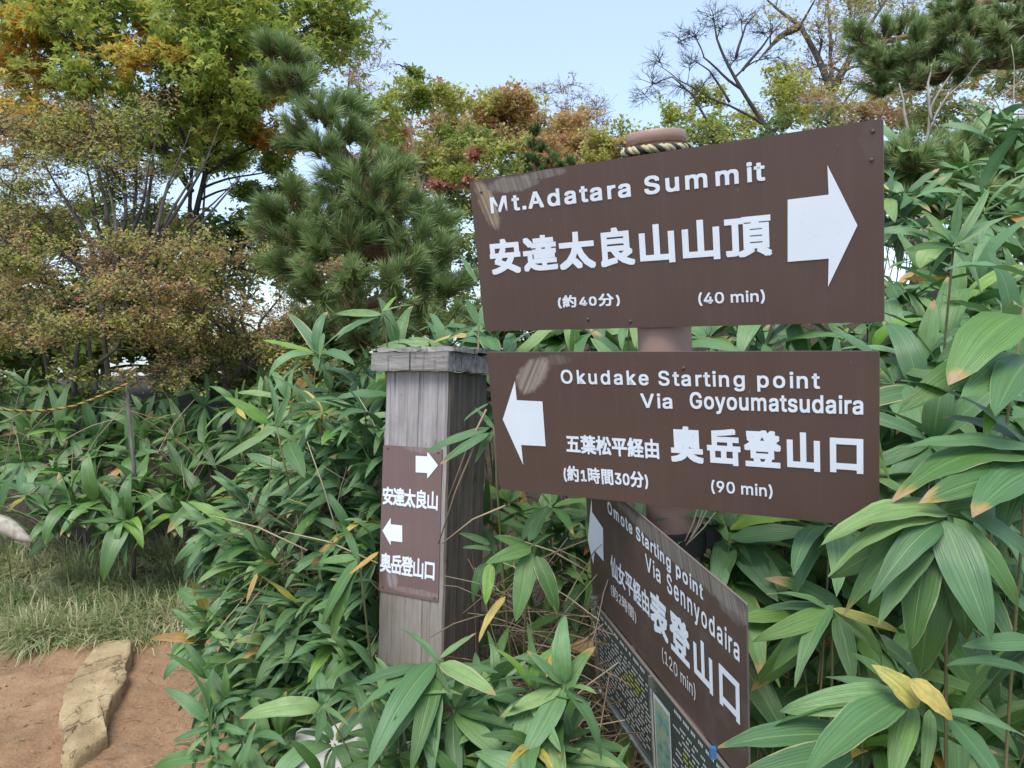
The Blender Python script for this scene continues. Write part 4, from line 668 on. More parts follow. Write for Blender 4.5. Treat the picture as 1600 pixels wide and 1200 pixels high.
# ---- near bamboo with hand placed leaves
CLEAR += [(s1, s1.w/2, s1.h/2), (s2, s2.w/2, s2.h/2), (s3, s3.w/2, s3.h/2), (pl, .09, .29), (f4, .27, .1)]
HERO[0] = True
G1 = 'dwarf bamboo on the bank right of the signs'
hero('big drooping broad-leaved bamboo fan overlapping the lower right corner of the middle brown board', P(1478, 802, 1.02), [
    (1284, 838, 1.00, 'leaf_pale', 1.0), (1297, 869, .98, 'leaf_pale', 1.15), (1315, 939, 1.0, None, 1.1), (1359, 919, .95, 'leaf_pale', 1.15, (1470, 815, 1.0)), (1372, 976, .96, 'leaf_pale', .85, (1462, 840, 1.0), 1), (1418, 1011, .98, None, 1.15, (1455, 850, 1.0), 1),
    (1434, 1056, 1.04, None, 1.25, (1462, 860, 1.05), 1), (1544, 996, .92, 'leaf_pale', 1.2, (1476, 812, 1.0), 1), (1512, 1004, 1.02, None, .95, (1480, 830, 1.03), 1), (1592, 948, .96, None, .9, (1490, 808, 1.0), 3), (1625, 890, 1.0, 'leaf_pale', .9, (1500, 800, 1.0), 3), (1585, 800, 1.1, None, .9), (1470, 1030, 1.08, None, 1.2, (1478, 850, 1.08), 1), (1390, 900, 1.02, 'leaf_pale', 1.0, (1472, 812, 1.02), 2), (1555, 930, 1.0, 'leaf_pale', 1.0, (1484, 806, 1.01), 2), (1300, 905, 1.06, None, 1.0)], width=1.22, base=(.75, 1.25))
hero('bamboo with pale green leaves and one bright yellow half-dried leaf at the lower right edge', P(1410, 1086, .90), [
    (1219, 1112, .90, 'leaf_pale', 1.0), (1122, 1166, .88, 'leaf_pale', .95, (1330, 1150, .90)), (1150, 1215, .84, 'leaf_pale', .95, (1330, 1175, .88)), (1254, 1212, .80, 'leaf_pale', 1.0, (1410, 1092, .89), 1), (1380, 1034, .88, 'leaf_yellow', 2.2, (1436, 1104, .87), 1),
    (1495, 1120, .84, 'leaf_yellow', 2.0, (1420, 1062, .86), 1), (1392, 1222, .84, 'leaf', 1.1, (1425, 1098, .9), 1), (1440, 1225, .86, 'leaf', .9, (1452, 1108, .9), 0), (1575, 1235, .78, 'leaf_pale', 1.1, (1484, 1122, .88), 0), (1610, 1150, .84, 'leaf_pale', 1.1, (1480, 1112, .88), 2), (1200, 1150, .90, None, .8), (1330, 1020, .95, None, .9), (1290, 1060, .95, 'leaf_pale', .8)], width=1.1, base=(.5, 1.1))
hero('bamboo fan hanging just right of the lowest brown board', P(1300, 950, 1.14), [
    (1196, 930, 1.12, 'leaf_pale', .9), (1186, 956, 1.14, 'leaf_pale', .8), (1171, 1003, 1.10, None, .85), (1206, 1050, 1.12, None, .9), (1241, 1072, 1.06, 'leaf_pale', 1.0), (1333, 1068, 1.05, None, 1.15, (1310, 962, 1.12), 1), (1400, 990, 1.16, 'leaf_yellow', .7), (1172, 1080, 1.18, None, .9), (1380, 1040, 1.2, None, 1.0)], width=1.05, base=(.55, 1.45))
hero('bamboo between the middle and lowest brown boards with one long horizontal leaf', P(1140, 845, 1.36), [
    (1280, 833, 1.30, 'leaf_pale', 1.1), (1120, 925, 1.34, None, 1.15, (1150, 858, 1.35), 0), (1262, 922, 1.34, None, 1.5, (1180, 855, 1.36), 1), (1305, 880, 1.38, None, 1.0), (1125, 800, 1.42, None, .8), (1095, 815, 1.4, None, .6), (1165, 915, 1.42, None, 1.0), (1265, 850, 1.45, None, 1.0)], width=1.0, base=(.5, 1.75))
hero('bamboo with one very wide leaf with a tan tip at the upper right edge', P(1600, 478, 1.15), [
    (1478, 572, 1.05, 'leaf', 1.75, (1592, 492, 1.12), 1), (1464, 566, 1.16, 'leaf', 1.0, (1560, 500, 1.2), 1), (1508, 620, 1.04, 'leaf_pale', 1.25, (1600, 556, 1.12), 0), (1552, 636, 1.0, 'leaf_pale', 1.25, (1612, 560, 1.1), 1), (1410, 640, 1.12, 'leaf', 1.1, (1545, 556, 1.18), 2), (1538, 686, 1.08, 'leaf_fresh', .9, (1556, 628, 1.12), 1), (1476, 420, 1.1, 'leaf_pale', .95, (1610, 436, 1.2), 1), (1640, 400, 1.2)], width=1.1, base=(.95, 1.6))
hero('bamboo with long flat leaves sweeping left at the right edge above the big drooping fan', P(1610, 700, 1.08), [
    (1403, 704, 1.05, 'leaf_pale', .85), (1404, 746, 1.02, 'leaf', 1.25, (1612, 715, 1.08), 3), (1452, 776, .98, 'leaf', 1.2, (1615, 740, 1.05), 2), (1520, 790, .95, 'leaf_pale', 1.3, (1618, 735, 1.05), 1), (1400, 600, 1.15, None, .8), (1560, 820, 1.0, None, 1.2), (1470, 650, 1.2, None, 1)], width=1.1, base=(.9, 1.35))
hero('bamboo with two long horizontal leaves at the right edge beside the yellow leaf', P(1625, 1000, .98), [
    (1498, 1010, .96, 'leaf_pale', .9), (1471, 1048, .94, 'leaf_pale', .9, (1620, 1060, .95), 3), (1530, 1090, 1.0, None, 1.1), (1560, 940, 1.02, None, .9), (1505, 1130, 1.02, None, .8), (1570, 1080, 1.1, 'leaf_orange', .5)], width=1.0, base=(.8, 1.2))
hero('young bamboo shoot with one upright leaf above the right bank', P(1490, 385, 1.45), [
    (1503, 298, 1.42, 'leaf_pale', .9, (1492, 372, 1.44), 0), (1535, 300, 1.5, 'leaf_pale', .5, (1495, 380, 1.45), 3), (1440, 330, 1.5, 'leaf', .8), (1400, 372, 1.4, 'leaf_pale', .6), (1405, 400, 1.4, None, .8), (1560, 385, 1.4, None, .8), (1585, 350, 1.5, 'leaf_pale', .6), (1450, 440, 1.45, None, .9), (1530, 460, 1.4, None, .9)], base=(1.0, 1.9))
hero('bamboo spray with a bright yellow-green young leaf beside the grey timber post', P(829, 853, 1.52), [
    (717, 833, 1.5, None, .9, (766, 850, 1.51), 2), (722, 856, 1.48, None, .9, (768, 860, 1.5), 2), (764, 878, 1.44, 'leaf', 1.2, (829, 856, 1.5), 2), (772, 838, 1.5, None, 1.0), (805, 970, 1.44, None, 1.1, (828, 862, 1.5), 1), (870, 953, 1.46, None, 1.2, (838, 868, 1.5), 3), (857, 788, 1.56, None, .9, (826, 846, 1.52), 1), (735, 936, 1.5, None, 1.2, (760, 880, 1.51), 3), (760, 945, 1.44, 'leaf_fresh', 1.2, (765, 880, 1.48), 0), (868, 834, 1.55, None, .8), (790, 900, 1.55, None, 1.0), (752, 1012, 1.44, 'leaf_yellow', .65, (790, 932, 1.48), 3)], width=1.15, base=(.05, 1.85), up=Vector((0, -.7, 1)))
hero('small bamboo with one pale dried leaf hanging below the middle board', P(880, 960, 1.6), [(854, 1063, 1.5, 'leaf_yellow', .7, (876, 986, 1.54), 1), (940, 1000, 1.7, None, .5), (820, 1000, 1.72, None, .7), (905, 915, 1.75, None, .6)], base=(.12, 1.95))
hero('bamboo with striped pale-edged leaves in front of the foot of the grey timber post', P(683, 1034, 1.32), [
    (622, 984, 1.36, 'leaf_pale', .9), (745, 990, 1.34, 'leaf_pale', .8, (688, 1028, 1.32), 0), (775, 1086, 1.24, 'leaf_pale', 1.1, (688, 1036, 1.31), 1), (556, 1072, 1.26, 'leaf_pale', .9, (660, 1040, 1.31), 2), (560, 1110, 1.22, 'leaf_pale', 1.0, (660, 1050, 1.3), 1), (578, 1062, 1.30, 'leaf_fresh', .8, (638, 1048, 1.31), 2), (640, 1120, 1.24, 'leaf', .8, (634, 1055, 1.3), 1), (674, 1095, 1.28, 'leaf_orange', .5, (643, 1066, 1.3), 1), (676, 1215, 1.2, 'leaf_pale', 1.0, (680, 1060, 1.3), 1), (706, 1085, 1.26, None, .9), (600, 1180, 1.2, 'leaf_pale', .9), (626, 1146, 1.24, 'leaf_yellow', .4), (575, 1215, 1.16, 'leaf_pale', .9), (640, 1210, 1.18, 'leaf', .9)], width=1.0, base=(-.16, 1.42), group=None)
hero('bamboo spray crossing in front of the right side of the timber post and plate', P(772, 668, 1.53), [
    (662, 714, 1.50, 'leaf_pale', .75, (766, 668, 1.52), 2), (685, 730, 1.46, 'leaf_pale', .75, (764, 676, 1.51), 2), (743, 724, 1.5, 'leaf', .9, (770, 674, 1.53), 1), (726, 661, 1.56, 'leaf_pale', .7, (764, 630, 1.54), 2), (830, 700, 1.6, None, .8), (740, 640, 1.6, None, .6)], base=(.07, 1.75))
hero('low bamboo with yellow-edged leaves at the bottom centre of the picture', P(832, 1166, 1.25), [
    (757, 1145, 1.22, 'leaf', 1.2), (790, 1215, 1.14, 'leaf_yellow', .8), (826, 1225, 1.12, 'leaf_pale', 1.1), (868, 1215, 1.15, 'leaf_yellow', .8), (905, 1180, 1.3, None, .9), (960, 1205, 1.32, None, .8), (860, 1115, 1.35, None, .8)], base=(.03, 1.5))
hero('bamboo with one long dark leaf pointing right below the spray beside the post', P(772, 1032, 1.5), [
    (872, 1078, 1.42, 'leaf', 1.1, (772, 1032, 1.48), 0), (778, 1110, 1.42, None, .9), (750, 1045, 1.52, None, .8), (795, 980, 1.56, None, .9), (760, 985, 1.56, None, .7), (824, 1130, 1.4, 'leaf_pale', .7), (720, 1060, 1.5, None, .8), (722, 1120, 1.42, None, .9), (705, 1175, 1.36, 'leaf', .9), (760, 1180, 1.36, None, .9)], base=(-.04, 1.7))
hero('bamboo sprig rising above the left side of the post cap against the pine', P(597, 489, 1.95), [
    (520, 492, 1.9, 'leaf_pale', .8), (524, 532, 1.85, 'leaf_pale', 1.0, (592, 494, 1.94), 1), (658, 482, 1.95, 'leaf_pale', .6), (620, 466, 2.0, 'leaf_fresh', .6), (582, 535, 1.95, None, 1.0), (625, 535, 1.98, None, 1.2), (500, 562, 1.9, 'leaf_pale', .7, (506, 520, 1.92), 1), (640, 510, 2.05, None, .9)], base=(-.25, 2.3))
hero('bamboo sprig with a pale leaf beside the lower left corner of the top board', P(748, 506, 1.8), [
    (690, 488, 1.78, 'leaf_pale', .7), (700, 530, 1.8, None, .8), (730, 470, 1.9, None, .8), (775, 540, 1.8, None, .9), (720, 400, 1.95, 'leaf_pale', .6, (745, 440, 1.9), 2)], base=(-.08, 2.1))
hero('bamboo sprig with one broad pale leaf standing above the left bush', P(432, 668, 1.85), [
    (352, 617, 1.82, 'leaf_fresh', 1.25, (418, 662, 1.85), 1), (455, 610, 1.85, 'leaf_pale', .8), (405, 590, 1.9, 'leaf_pale', .5), (475, 745, 1.7, 'leaf', 1.2, (450, 690, 1.8), 1), (330, 730, 1.8, 'leaf_pale', .5), (500, 640, 1.9, 'leaf_pale', .8)], base=(-.45, 2.15))
# the orange dead leaves on the left bush
hero('bamboo twig carrying two dry orange leaves left of the grey timber post', P(560, 870, 1.62), [
    (546, 898, 1.58, 'leaf_orange', .9, (592, 862, 1.6), 0), (386, 945, 1.70, 'leaf_orange', .7, (402, 896, 1.72), 1), (620, 885, 1.7, None, .7), (530, 820, 1.7, None, .8), (500, 880, 1.66, None, .9), (545, 960, 1.6, 'leaf', .8), (505, 980, 1.6, 'leaf', .9), (520, 1000, 1.62, None, .8)], base=(-.32, 1.9))

HERO[0] = False
# ---- procedural bamboo masses, each plant an object tree of its own
def scatter(n, region, dfn, label, group, mat, L, nl, wh=(1, 3), axis=None, width=1.0, minpx=34, elev=(-.25, .35), tries=4000, cr=.003, keep=None, kind=''):
    done = []; t = 0
    while len(done) < n and t < tries:
        t += 1; px, py = rnd.uniform(*region[0]), rnd.uniform(*region[1])
        if keep and not keep(px, py): continue
        if any((px-a)**2+(py-c)**2 < minpx*minpx for a, c in done): continue
        d = dfn(px, py)+rnd.uniform(-.1, .12); c = P(px, py, d); g = gz(c.x, c.y+.05)
        if c.z < g+.04: continue
        done.append((px, py)); cs = [c]; w_ = where(px, py, kind)
        for k in range(rnd.randint(*wh)-1):
            q = c+Vector((rnd.uniform(-.14, .14), rnd.uniform(-.02, .16), rnd.uniform(-.16, .02)))
            if q.z > gz(q.x, q.y)+.05: cs.append(q)
        plant(label+(', '+w_ if w_ else ''), group, cs, mat(px, py) if callable(mat) else mat, L, nl, axis, None, width, elev, cr)
    return len(done)
pick = lambda p: (lambda px, py: 'leaf_pale' if rnd.random() < p else 'leaf')
CNT = {}
# right bank
CNT['r1'] = scatter(30, ((1120, 1640), (600, 1180)), lambda x, y: 1.32+.10*(1180-y)/580+.15*rnd.random(), 'broad bamboo', G1, pick(.4), .19, (7, 10), (1, 3), None, 1.2, 66, kind='bank')
CNT['r2'] = scatter(30, ((1385, 1660), (250, 620)), lambda x, y: 1.6+1.3*(620-y)/370, 'bank bamboo', 'dwarf bamboo on the upper right bank', pick(.7), .19, (7, 10), (2, 3), None, 1.15, 40, kind='upper')
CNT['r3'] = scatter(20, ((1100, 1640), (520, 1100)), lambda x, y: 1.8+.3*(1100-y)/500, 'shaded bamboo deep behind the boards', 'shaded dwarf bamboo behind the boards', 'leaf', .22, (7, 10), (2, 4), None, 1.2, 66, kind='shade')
CNT['r4'] = scatter(18, ((1375, 1680), (195, 330)), lambda x, y: 3.1+.6*rnd.random(), 'small far dwarf bamboo along the crest of the right bank', 'dwarf bamboo along the crest of the right bank', pick(.8), .2, (7, 10), (2, 4), None, 1.1, 30)
# strip between the two upper boards and behind the pole
CNT['m1'] = scatter(18, ((690, 1400), (490, 575)), lambda x, y: 2.0+.3*rnd.random(), 'bamboo in the gap under the top board', 'dwarf bamboo behind the gap between the boards', pick(.8), .2, (7, 10), (2, 3), None, 1.2, 36, kind='mid')
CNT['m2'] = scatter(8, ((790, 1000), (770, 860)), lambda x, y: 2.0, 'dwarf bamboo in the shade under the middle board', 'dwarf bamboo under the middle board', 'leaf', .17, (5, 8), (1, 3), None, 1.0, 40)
# bush left of the timber post
def inb(px, py):
    xl = 372 if py > 800 else 372+(800-py)*.75
    return px > xl+18*math.sin(py*.05) and py < 1000+(px-300)*.75+40 and px < 600
CNT['l1'] = scatter(64, ((365, 600), (640, 1110)), lambda x, y: 1.72+.35*(600-x)/300+.25*(1130-y)/560, 'narrow bamboo in the left bush', 'dwarf bamboo bush left of the timber post', pick(.92), .140, (8, 12), (2, 3), Vector((-1.0, -.45, .12)), .92, 30, (.1, 1.0), keep=inb, kind='bush')
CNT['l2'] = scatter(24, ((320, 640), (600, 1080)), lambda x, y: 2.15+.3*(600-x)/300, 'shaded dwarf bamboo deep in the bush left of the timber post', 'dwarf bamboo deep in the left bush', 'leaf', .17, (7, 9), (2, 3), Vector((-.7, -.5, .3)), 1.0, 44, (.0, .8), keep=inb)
CNT['l3'] = scatter(12, ((470, 790), (540, 640)), lambda x, y: 2.25, 'dwarf bamboo behind the cap of the grey timber post', 'dwarf bamboo behind the post cap', pick(.7), .17, (7, 9), (2, 3), None, 1.1, 34)
CNT['l4'] = scatter(10, ((330, 620), (1080, 1230)), lambda x, y: 1.75-.35*(y-1080)/150, 'low dwarf bamboo at the foot of the left bush over the pale rock', 'low dwarf bamboo at the bottom left of the post', pick(.7), .13, (6, 9), (1, 3), Vector((-.4, -.6, .5)), 1.0, 42, keep=lambda x, y: (y > 1195 and not 480 < x < 590) or x < 440)
# left background bamboo
CNT['b1'] = scatter(26, ((-40, 330), (665, 815)), lambda x, y: 5.0-.9*(y-665)/185, 'dark green bamboo', 'dwarf bamboo beyond the grass at the left', pick(.15), .27, (7, 10), (1, 3), Vector((0, -.8, .6)), 1.1, 46, kind='far')
CNT['b2'] = scatter(26, ((-40, 560), (590, 700)), lambda x, y: 5.5-.4*(y-590)/110, 'far bamboo under the yellow shrubs', 'dwarf bamboo under the yellow shrubs', pick(.3), .26, (7, 9), (2, 4), Vector((0, -.8, .6)), 1.0, 44, kind='row')
CNT['b3'] = scatter(6, ((340, 520), (620, 760)), lambda x, y: 4.2, 'dwarf bamboo between the left bush and the shrubs behind', 'dwarf bamboo between bush and shrubs', 'leaf', .22, (7, 9), (2, 3), Vector((-.2, -.8, .6)), 1.1, 50)
CNT['c1'] = scatter(20, ((580, 900), (1070, 1240)), lambda x, y: 1.30, 'small bamboo at the bottom centre hiding the foot of the timber post', 'small dwarf bamboo at the foot of the timber post', pick(.5), .13, (6, 9), (1, 3), None, 1.15, 38)
CNT['c2'] = scatter(8, ((760, 960), (830, 1080)), lambda x, y: 1.95, 'dark small bamboo in the shade between the post and the lowest board', 'dark dwarf bamboo between post and lowest board', 'leaf', .14, (6, 8), (1, 2), None, 1.1, 46)
print('PLANTS', CNT)

# ------------------------------------------------------------------ dry stalks, twigs
def stalks(name, label, cat, n, reg, dfn, lrange, spread, r=.0013, z=None):
    b = MB()
    for i in range(n):
        px, py = rnd.uniform(*reg[0]), rnd.uniform(*reg[1]); c = P(px, py, dfn(px, py)); g = gz(c.x, c.y)
        if c.z < g: c.z = g+rnd.uniform(0, .03)
        d = Vector((rnd.gauss(0, spread[0]), rnd.gauss(0, spread[1]), rnd.gauss(0, spread[2]))).normalized(); L = rnd.uniform(*lrange)
        pts = [c+d*L*(t-.5)+Vector((0, 0, -.25*L*(t-.5)**2))+rdir()*.004 for t in (0, .25, .5, .75, 1)]
        b.tube(pts, [r, r, r*.9, r*.8, r*.5], 3, rnd.random(), False)
    o = b.obj(name, M['straw'], None, True, True); tag(o, label, cat); stuff(o); return o
stalks('dry_stalks', 'tangle of dry bamboo stalks in the shade between the timber post and the info board', 'dry stalks', 230, ((740, 1010), (880, 1230)), lambda x, y: rnd.uniform(1.5, 2.1), (.12, .4), (.8, .5, .5), .0016)
stalks('dry_stalks', 'tangle of dry twigs inside the left bamboo bush', 'dry stalks', 420, ((400, 640), (760, 1180)), lambda x, y: rnd.uniform(1.85, 2.3), (.12, .4), (.8, .4, .7))
stalks('dry_stalks', 'dry stalks in the bank behind the lowest board', 'dry stalks', 160, ((1100, 1600), (700, 1150)), lambda x, y: rnd.uniform(1.5, 2.0), (.1, .35), (.6, .4, .8))
stalks('dry_stalks', 'thin bare twigs beyond the grass at the left', 'dry stalks', 70, ((-30, 330), (640, 860)), lambda x, y: rnd.uniform(4.2, 5), (.2, .6), (.8, .4, .6), .0028)
b = MB()
for (x0, y0, x1, y1) in ((1072, 852, 1108, 790), (1074, 850, 1100, 792), (1076, 848, 1118, 800), (1070, 846, 1092, 786)):
    b.tube([P(x0, y0, 1.33), P((x0+x1)/2+3, (y0+y1)/2, 1.33), P(x1, y1, 1.35)], [.001, .0016, .0012], 4, .95)
tag(b.obj('straw_tuft', M['straw'], None, True, True), 'few pale straws sticking out beside the pole under the middle board', 'straw')
b = MB()
for (x0, y0, x1, y1, d) in ((480, 860, 330, 805, 1.75), (590, 880, 440, 830, 1.72), (535, 860, 480, 690, 1.8), (600, 700, 560, 620, 2.0), (760, 640, 700, 780, 1.5), (740, 700, 685, 850, 1.52), (790, 790, 690, 850, 1.5), (930, 900, 800, 840, 1.7), (960, 1010, 800, 985, 1.6), (1010, 985, 850, 960, 1.62), (560, 905, 600, 930, 1.7)):
    c0, c1 = P(x0, y0, d), P(x1, y1, d+.05); b.tube([c0, (c0+c1)/2+Vector((0, 0, .012)), c1], [.0022, .0019, .0012], 4, rnd.uniform(.5, .9))
tag(b.obj('dry_twigs', M['straw'], None, True, True), 'few long bare tan culms crossing the bush and the post', 'twig', kind='stuff')

# ------------------------------------------------------------------ grass, clods, straw on the path edge
b = MB()
def blades(n, fn):
    for i in range(n):
        r_ = fn()
        if r_ is None: continue
        x, y, h, lean, tint = r_; z = gz(x, y)-.005; th = rnd.uniform(0, 6.28); w = rnd.uniform(.0018, .0042)
        dx, dy = lean.x+rnd.gauss(0, .35), lean.y+rnd.gauss(0, .35)
        px2, py2 = -dy, dx; q = math.hypot(px2, py2)+1e-6; px2 *= w/q; py2 *= w/q; V = []
        for k, (t, ww) in enumerate(((0, 1), (.4, .9), (.75, .6), (1, .05))):
            hz = h*(t-.62*t*t*(abs(dx)+abs(dy))*.75); off = h*t*t*.9
            V += [(x+dx*off-px2*ww, y+dy*off-py2*ww, z+hz), (x+dx*off+px2*ww, y+dy*off+py2*ww, z+hz)]
        b.add(V, [(0, 1, 3, 2), (2, 3, 5, 4), (4, 5, 7, 6)], None, tint)
TC = [(rnd.uniform(-3.6, -.7), rnd.uniform(3.5, 5.2), rnd.random()) for _ in range(125)]
def g1():
    cx, cy, ct = rnd.choice(TC); x, y = cx+rnd.gauss(0, .075), cy+rnd.gauss(0, .06); pm = pathmask(x, y)
    if pm > .12+rnd.gauss(0, .05): return None
    if y > 5.0 and rnd.random() < .5: return None
    return x, y, rnd.uniform(.08, .22), Vector(((x-cx)*7+.1, (y-cy)*7-.6)), min(1, max(0, rnd.gauss(.34+.52*ct+(.12 if y < 4.1 else 0), .18)))
blades(30000, g1)
stuff(b.obj('grass', M['grass'], None, True, True), 'tufts of green and straw-coloured grass along the far edge of the path', 'grass')
b = MB()
def g2():
    x, y = rnd.uniform(-1.15, -.55), rnd.uniform(2.2, 4.3)
    if abs(x-(-.78+.12*nz(0, y, 2.2, 11))) > .2: return None
    return x, y, rnd.uniform(.03, .10), Vector((-.7, -.4)), min(1, max(0, rnd.gauss(.75, .2)))
blades(2600, g2)
stuff(b.obj('dry_grass', M['grass'], None, True, True), 'flattened dry grass at the right edge of the path', 'grass')
def blob(name, mat, c, r, seed, sub=2, par=None, squash=(1, 1, .6), rough=.35):
    import bmesh
    bm_ = bmesh.new(); bmesh.ops.create_icosphere(bm_, subdivisions=sub, radius=1)
    for v in bm_.verts:
        n_ = noise.noise(v.co*1.1+Vector((seed, 0, 0)))*rough+noise.noise(v.co*3+Vector((seed, 5, 0)))*rough*.4; v.co = v.co*(1+n_); v.co = Vector((v.co.x*r*squash[0], v.co.y*r*squash[1], v.co.z*r*squash[2]))
    me = bpy.data.meshes.new(name); bm_.to_mesh(me); bm_.free(); me.materials.append(mat); me.polygons.foreach_set('use_smooth', [False]*len(me.polygons)); o = link(name, me, par); o.location = c; return o
b = MB(); ico = [(0, 0, 1), (.9, 0, -.2), (-.4, .8, -.2), (-.4, -.8, -.2), (.3, .5, .5), (-.5, 0, .5)]
for i in range(4200):
    x, y = rnd.uniform(-3.6, .4), rnd.uniform(2.2, 4.4)
    if pathmask(x, y) < -.02: continue
    s = rnd.uniform(.0015, .005)*(2.4 if rnd.random() < .06 else 1); z = pfn(x, y)+s*.2; a = rnd.uniform(0, 6.28); k, l_ = math.cos(a), math.sin(a)
    V = [(x+s*(p[0]*k-p[1]*l_)*1.3, y+s*(p[0]*l_+p[1]*k), z+s*p[2]*.8) for p in ico]; b.add(V, None, [(0, 1, 4), (0, 4, 2), (0, 2, 5), (0, 5, 3), (0, 3, 1), (1, 2, 4), (2, 3, 5), (1, 3, 2)])
stuff(b.obj('soil_crumbs', M['soil'], None, False), 'small crumbs of soil scattered on the path', 'soil crumbs')
b = MB()
for i in range(2000):
    e = rnd.random() < .75; y = rnd.uniform(2.3, 4.4); x = (-.95+rnd.gauss(0, .25)) if e else rnd.uniform(-3.4, -.8)
    if pathmask(x, y) < -.05: continue
    z = pfn(x, y)+.003; a = rnd.uniform(0, 6.28); L = rnd.uniform(.015, .07); V = [Vector((x+math.cos(a)*L*t, y+math.sin(a)*L*t, z+.004*math.sin(3*t))) for t in (-.5, 0, .5)]
    b.tube(V, .0011, 3, rnd.uniform(.3, 1), False)
stuff(b.obj('straw_bits', M['straw'], None, True, True), 'bits of straw and twig lying on the path', 'straw')

# the long tan stone in the path
def slab():
    import bmesh
    # outline from the photo on the ground, walked round
    out = [(160, 1012), (204, 1010), (206, 1030), (199, 1050), (200, 1070), (176, 1102), (170, 1120), (166, 1144), (168, 1156), (140, 1178), (110, 1196), (94, 1190), (98, 1160), (92, 1120), (100, 1092), (118, 1064), (138, 1034)]
    pts = []
    for px, py in out:
        d = P(px, py, 1)-CAM; t = (CAM.z-.035)/-d.z; q = CAM+d*t; pts.append(q)
    c = sum(pts, Vector())/len(pts); V = []; n = len(pts)*3; fine = []
    for i in range(len(pts)):
        a, b2 = pts[i], pts[(i+1) % len(pts)]
        for k in range(3): fine.append(a.lerp(b2, k/3)+Vector((rnd.gauss(0, .004), rnd.gauss(0, .004), 0)))
    rings = [(1.05, -.09), (1.03, -.02), (1.01, .03), (.985, .052), (.95, .058), (.82, .058), (.62, .062), (.4, .060), (.2, .062)]
    b = MB()
    for s, z in rings:
        for q in fine:
            p = c+(q-c)*s; zz = z+(.016*nz(p.x, p.y, 4, 31)+.010*round(2.5*nz(p.x*1.6, p.y*.7, 3.5, 35))/2.5)*(1 if z > -.05 else 0)+.007*nz(p.x, p.y, 26, 32)+.02*sst(2.7, 3.6, p.y); V.append((p.x, p.y, zz+gz(p.x, p.y)))
    V.append((c.x, c.y, .062+gz(c.x, c.y))); k = len(rings)
    q = [(r*n+i, r*n+(i+1) % n, (r+1)*n+(i+1) % n, (r+1)*n+i) for r in range(k-1) for i in range(n)]; t = [((k-1)*n+i, (k-1)*n+(i+1) % n, k*n) for i in range(n)]
    b.add(V, q, t); return b.obj('stone', M['stone'])
tag(slab(), 'long tan stone slab bedded in the brown path', 'stone')
def ground_pt(px, py, h=0):
    d = P(px, py, 1)-CAM; t = 1.2
    for i in range(900):
        q = CAM+d*t
        if q.z < gz(q.x, q.y)+h: return q
        t += .01
    return q
o = blob('rock', M['white_rock'], P(528, 1185, 1.60), .09, 3, 4, None, (1.05, .8, .75), .45); tag(o, 'pale whitish rock under the bamboo at the bottom of the picture', 'rock'); wr = o
b = MB(); pts = [P(-30, 812, 4.05), P(-5, 818, 4.0), P(16, 826, 3.98), P(34, 838, 3.95), P(50, 846, 3.93)]; b.tube(pts, [.045, .05, .042, .03, .006], 9)
o = b.obj('dead_branch', M['bark_pale'], None, True); tag(o, 'broken bleached dead branch end at the left edge above the grass', 'dead branch')
b = MB(); b.tube([P(35, 838, 3.95), P(44, 856, 3.95)], [.02, .004], 6); b.obj('splinter', M['bark_pale'], o)

# rope at the left with its wooden stake
q = P(205, 600, 4.5); gq = Vector((q.x, q.y, gz(q.x, q.y)))
st = thing('rope_stake', 'thin brown wooden stake holding the yellow rope at the left', 'stake', gq); PW[st.name] = Matrix.Translation(gq)
b = MB(); b.tube([gq-Vector((.02, 0, .05)), gq.lerp(q, .5)+Vector((.01, 0, 0)), P(198, 600, 4.5)], [.014, .012, .010], 8); b.obj('stake_shaft', M['bark'], st)
r2_ = thing('rope', 'thin yellow and black rope sagging across the shrubs at the far left', 'rope', P(90, 640, 4.3)); PW[r2_.name] = Matrix.Translation(r2_.location)
pp = []
for i in range(40):
    t = i/39; px = -90+(200+90)*t; py = 622+22*math.sin(math.pi*min(1, t*1.0))*1.0-14*t**3+(0 if t < .7 else -(t-.7)*30); pp.append(P(px, py, 3.9+.58*t))
twist_rope(r2_, pp, .0065, .05, ('rope_yy', 'rope_b', 'rope_yy'), ('yellow_strand', 'black_strand', 'yellow_strand'))

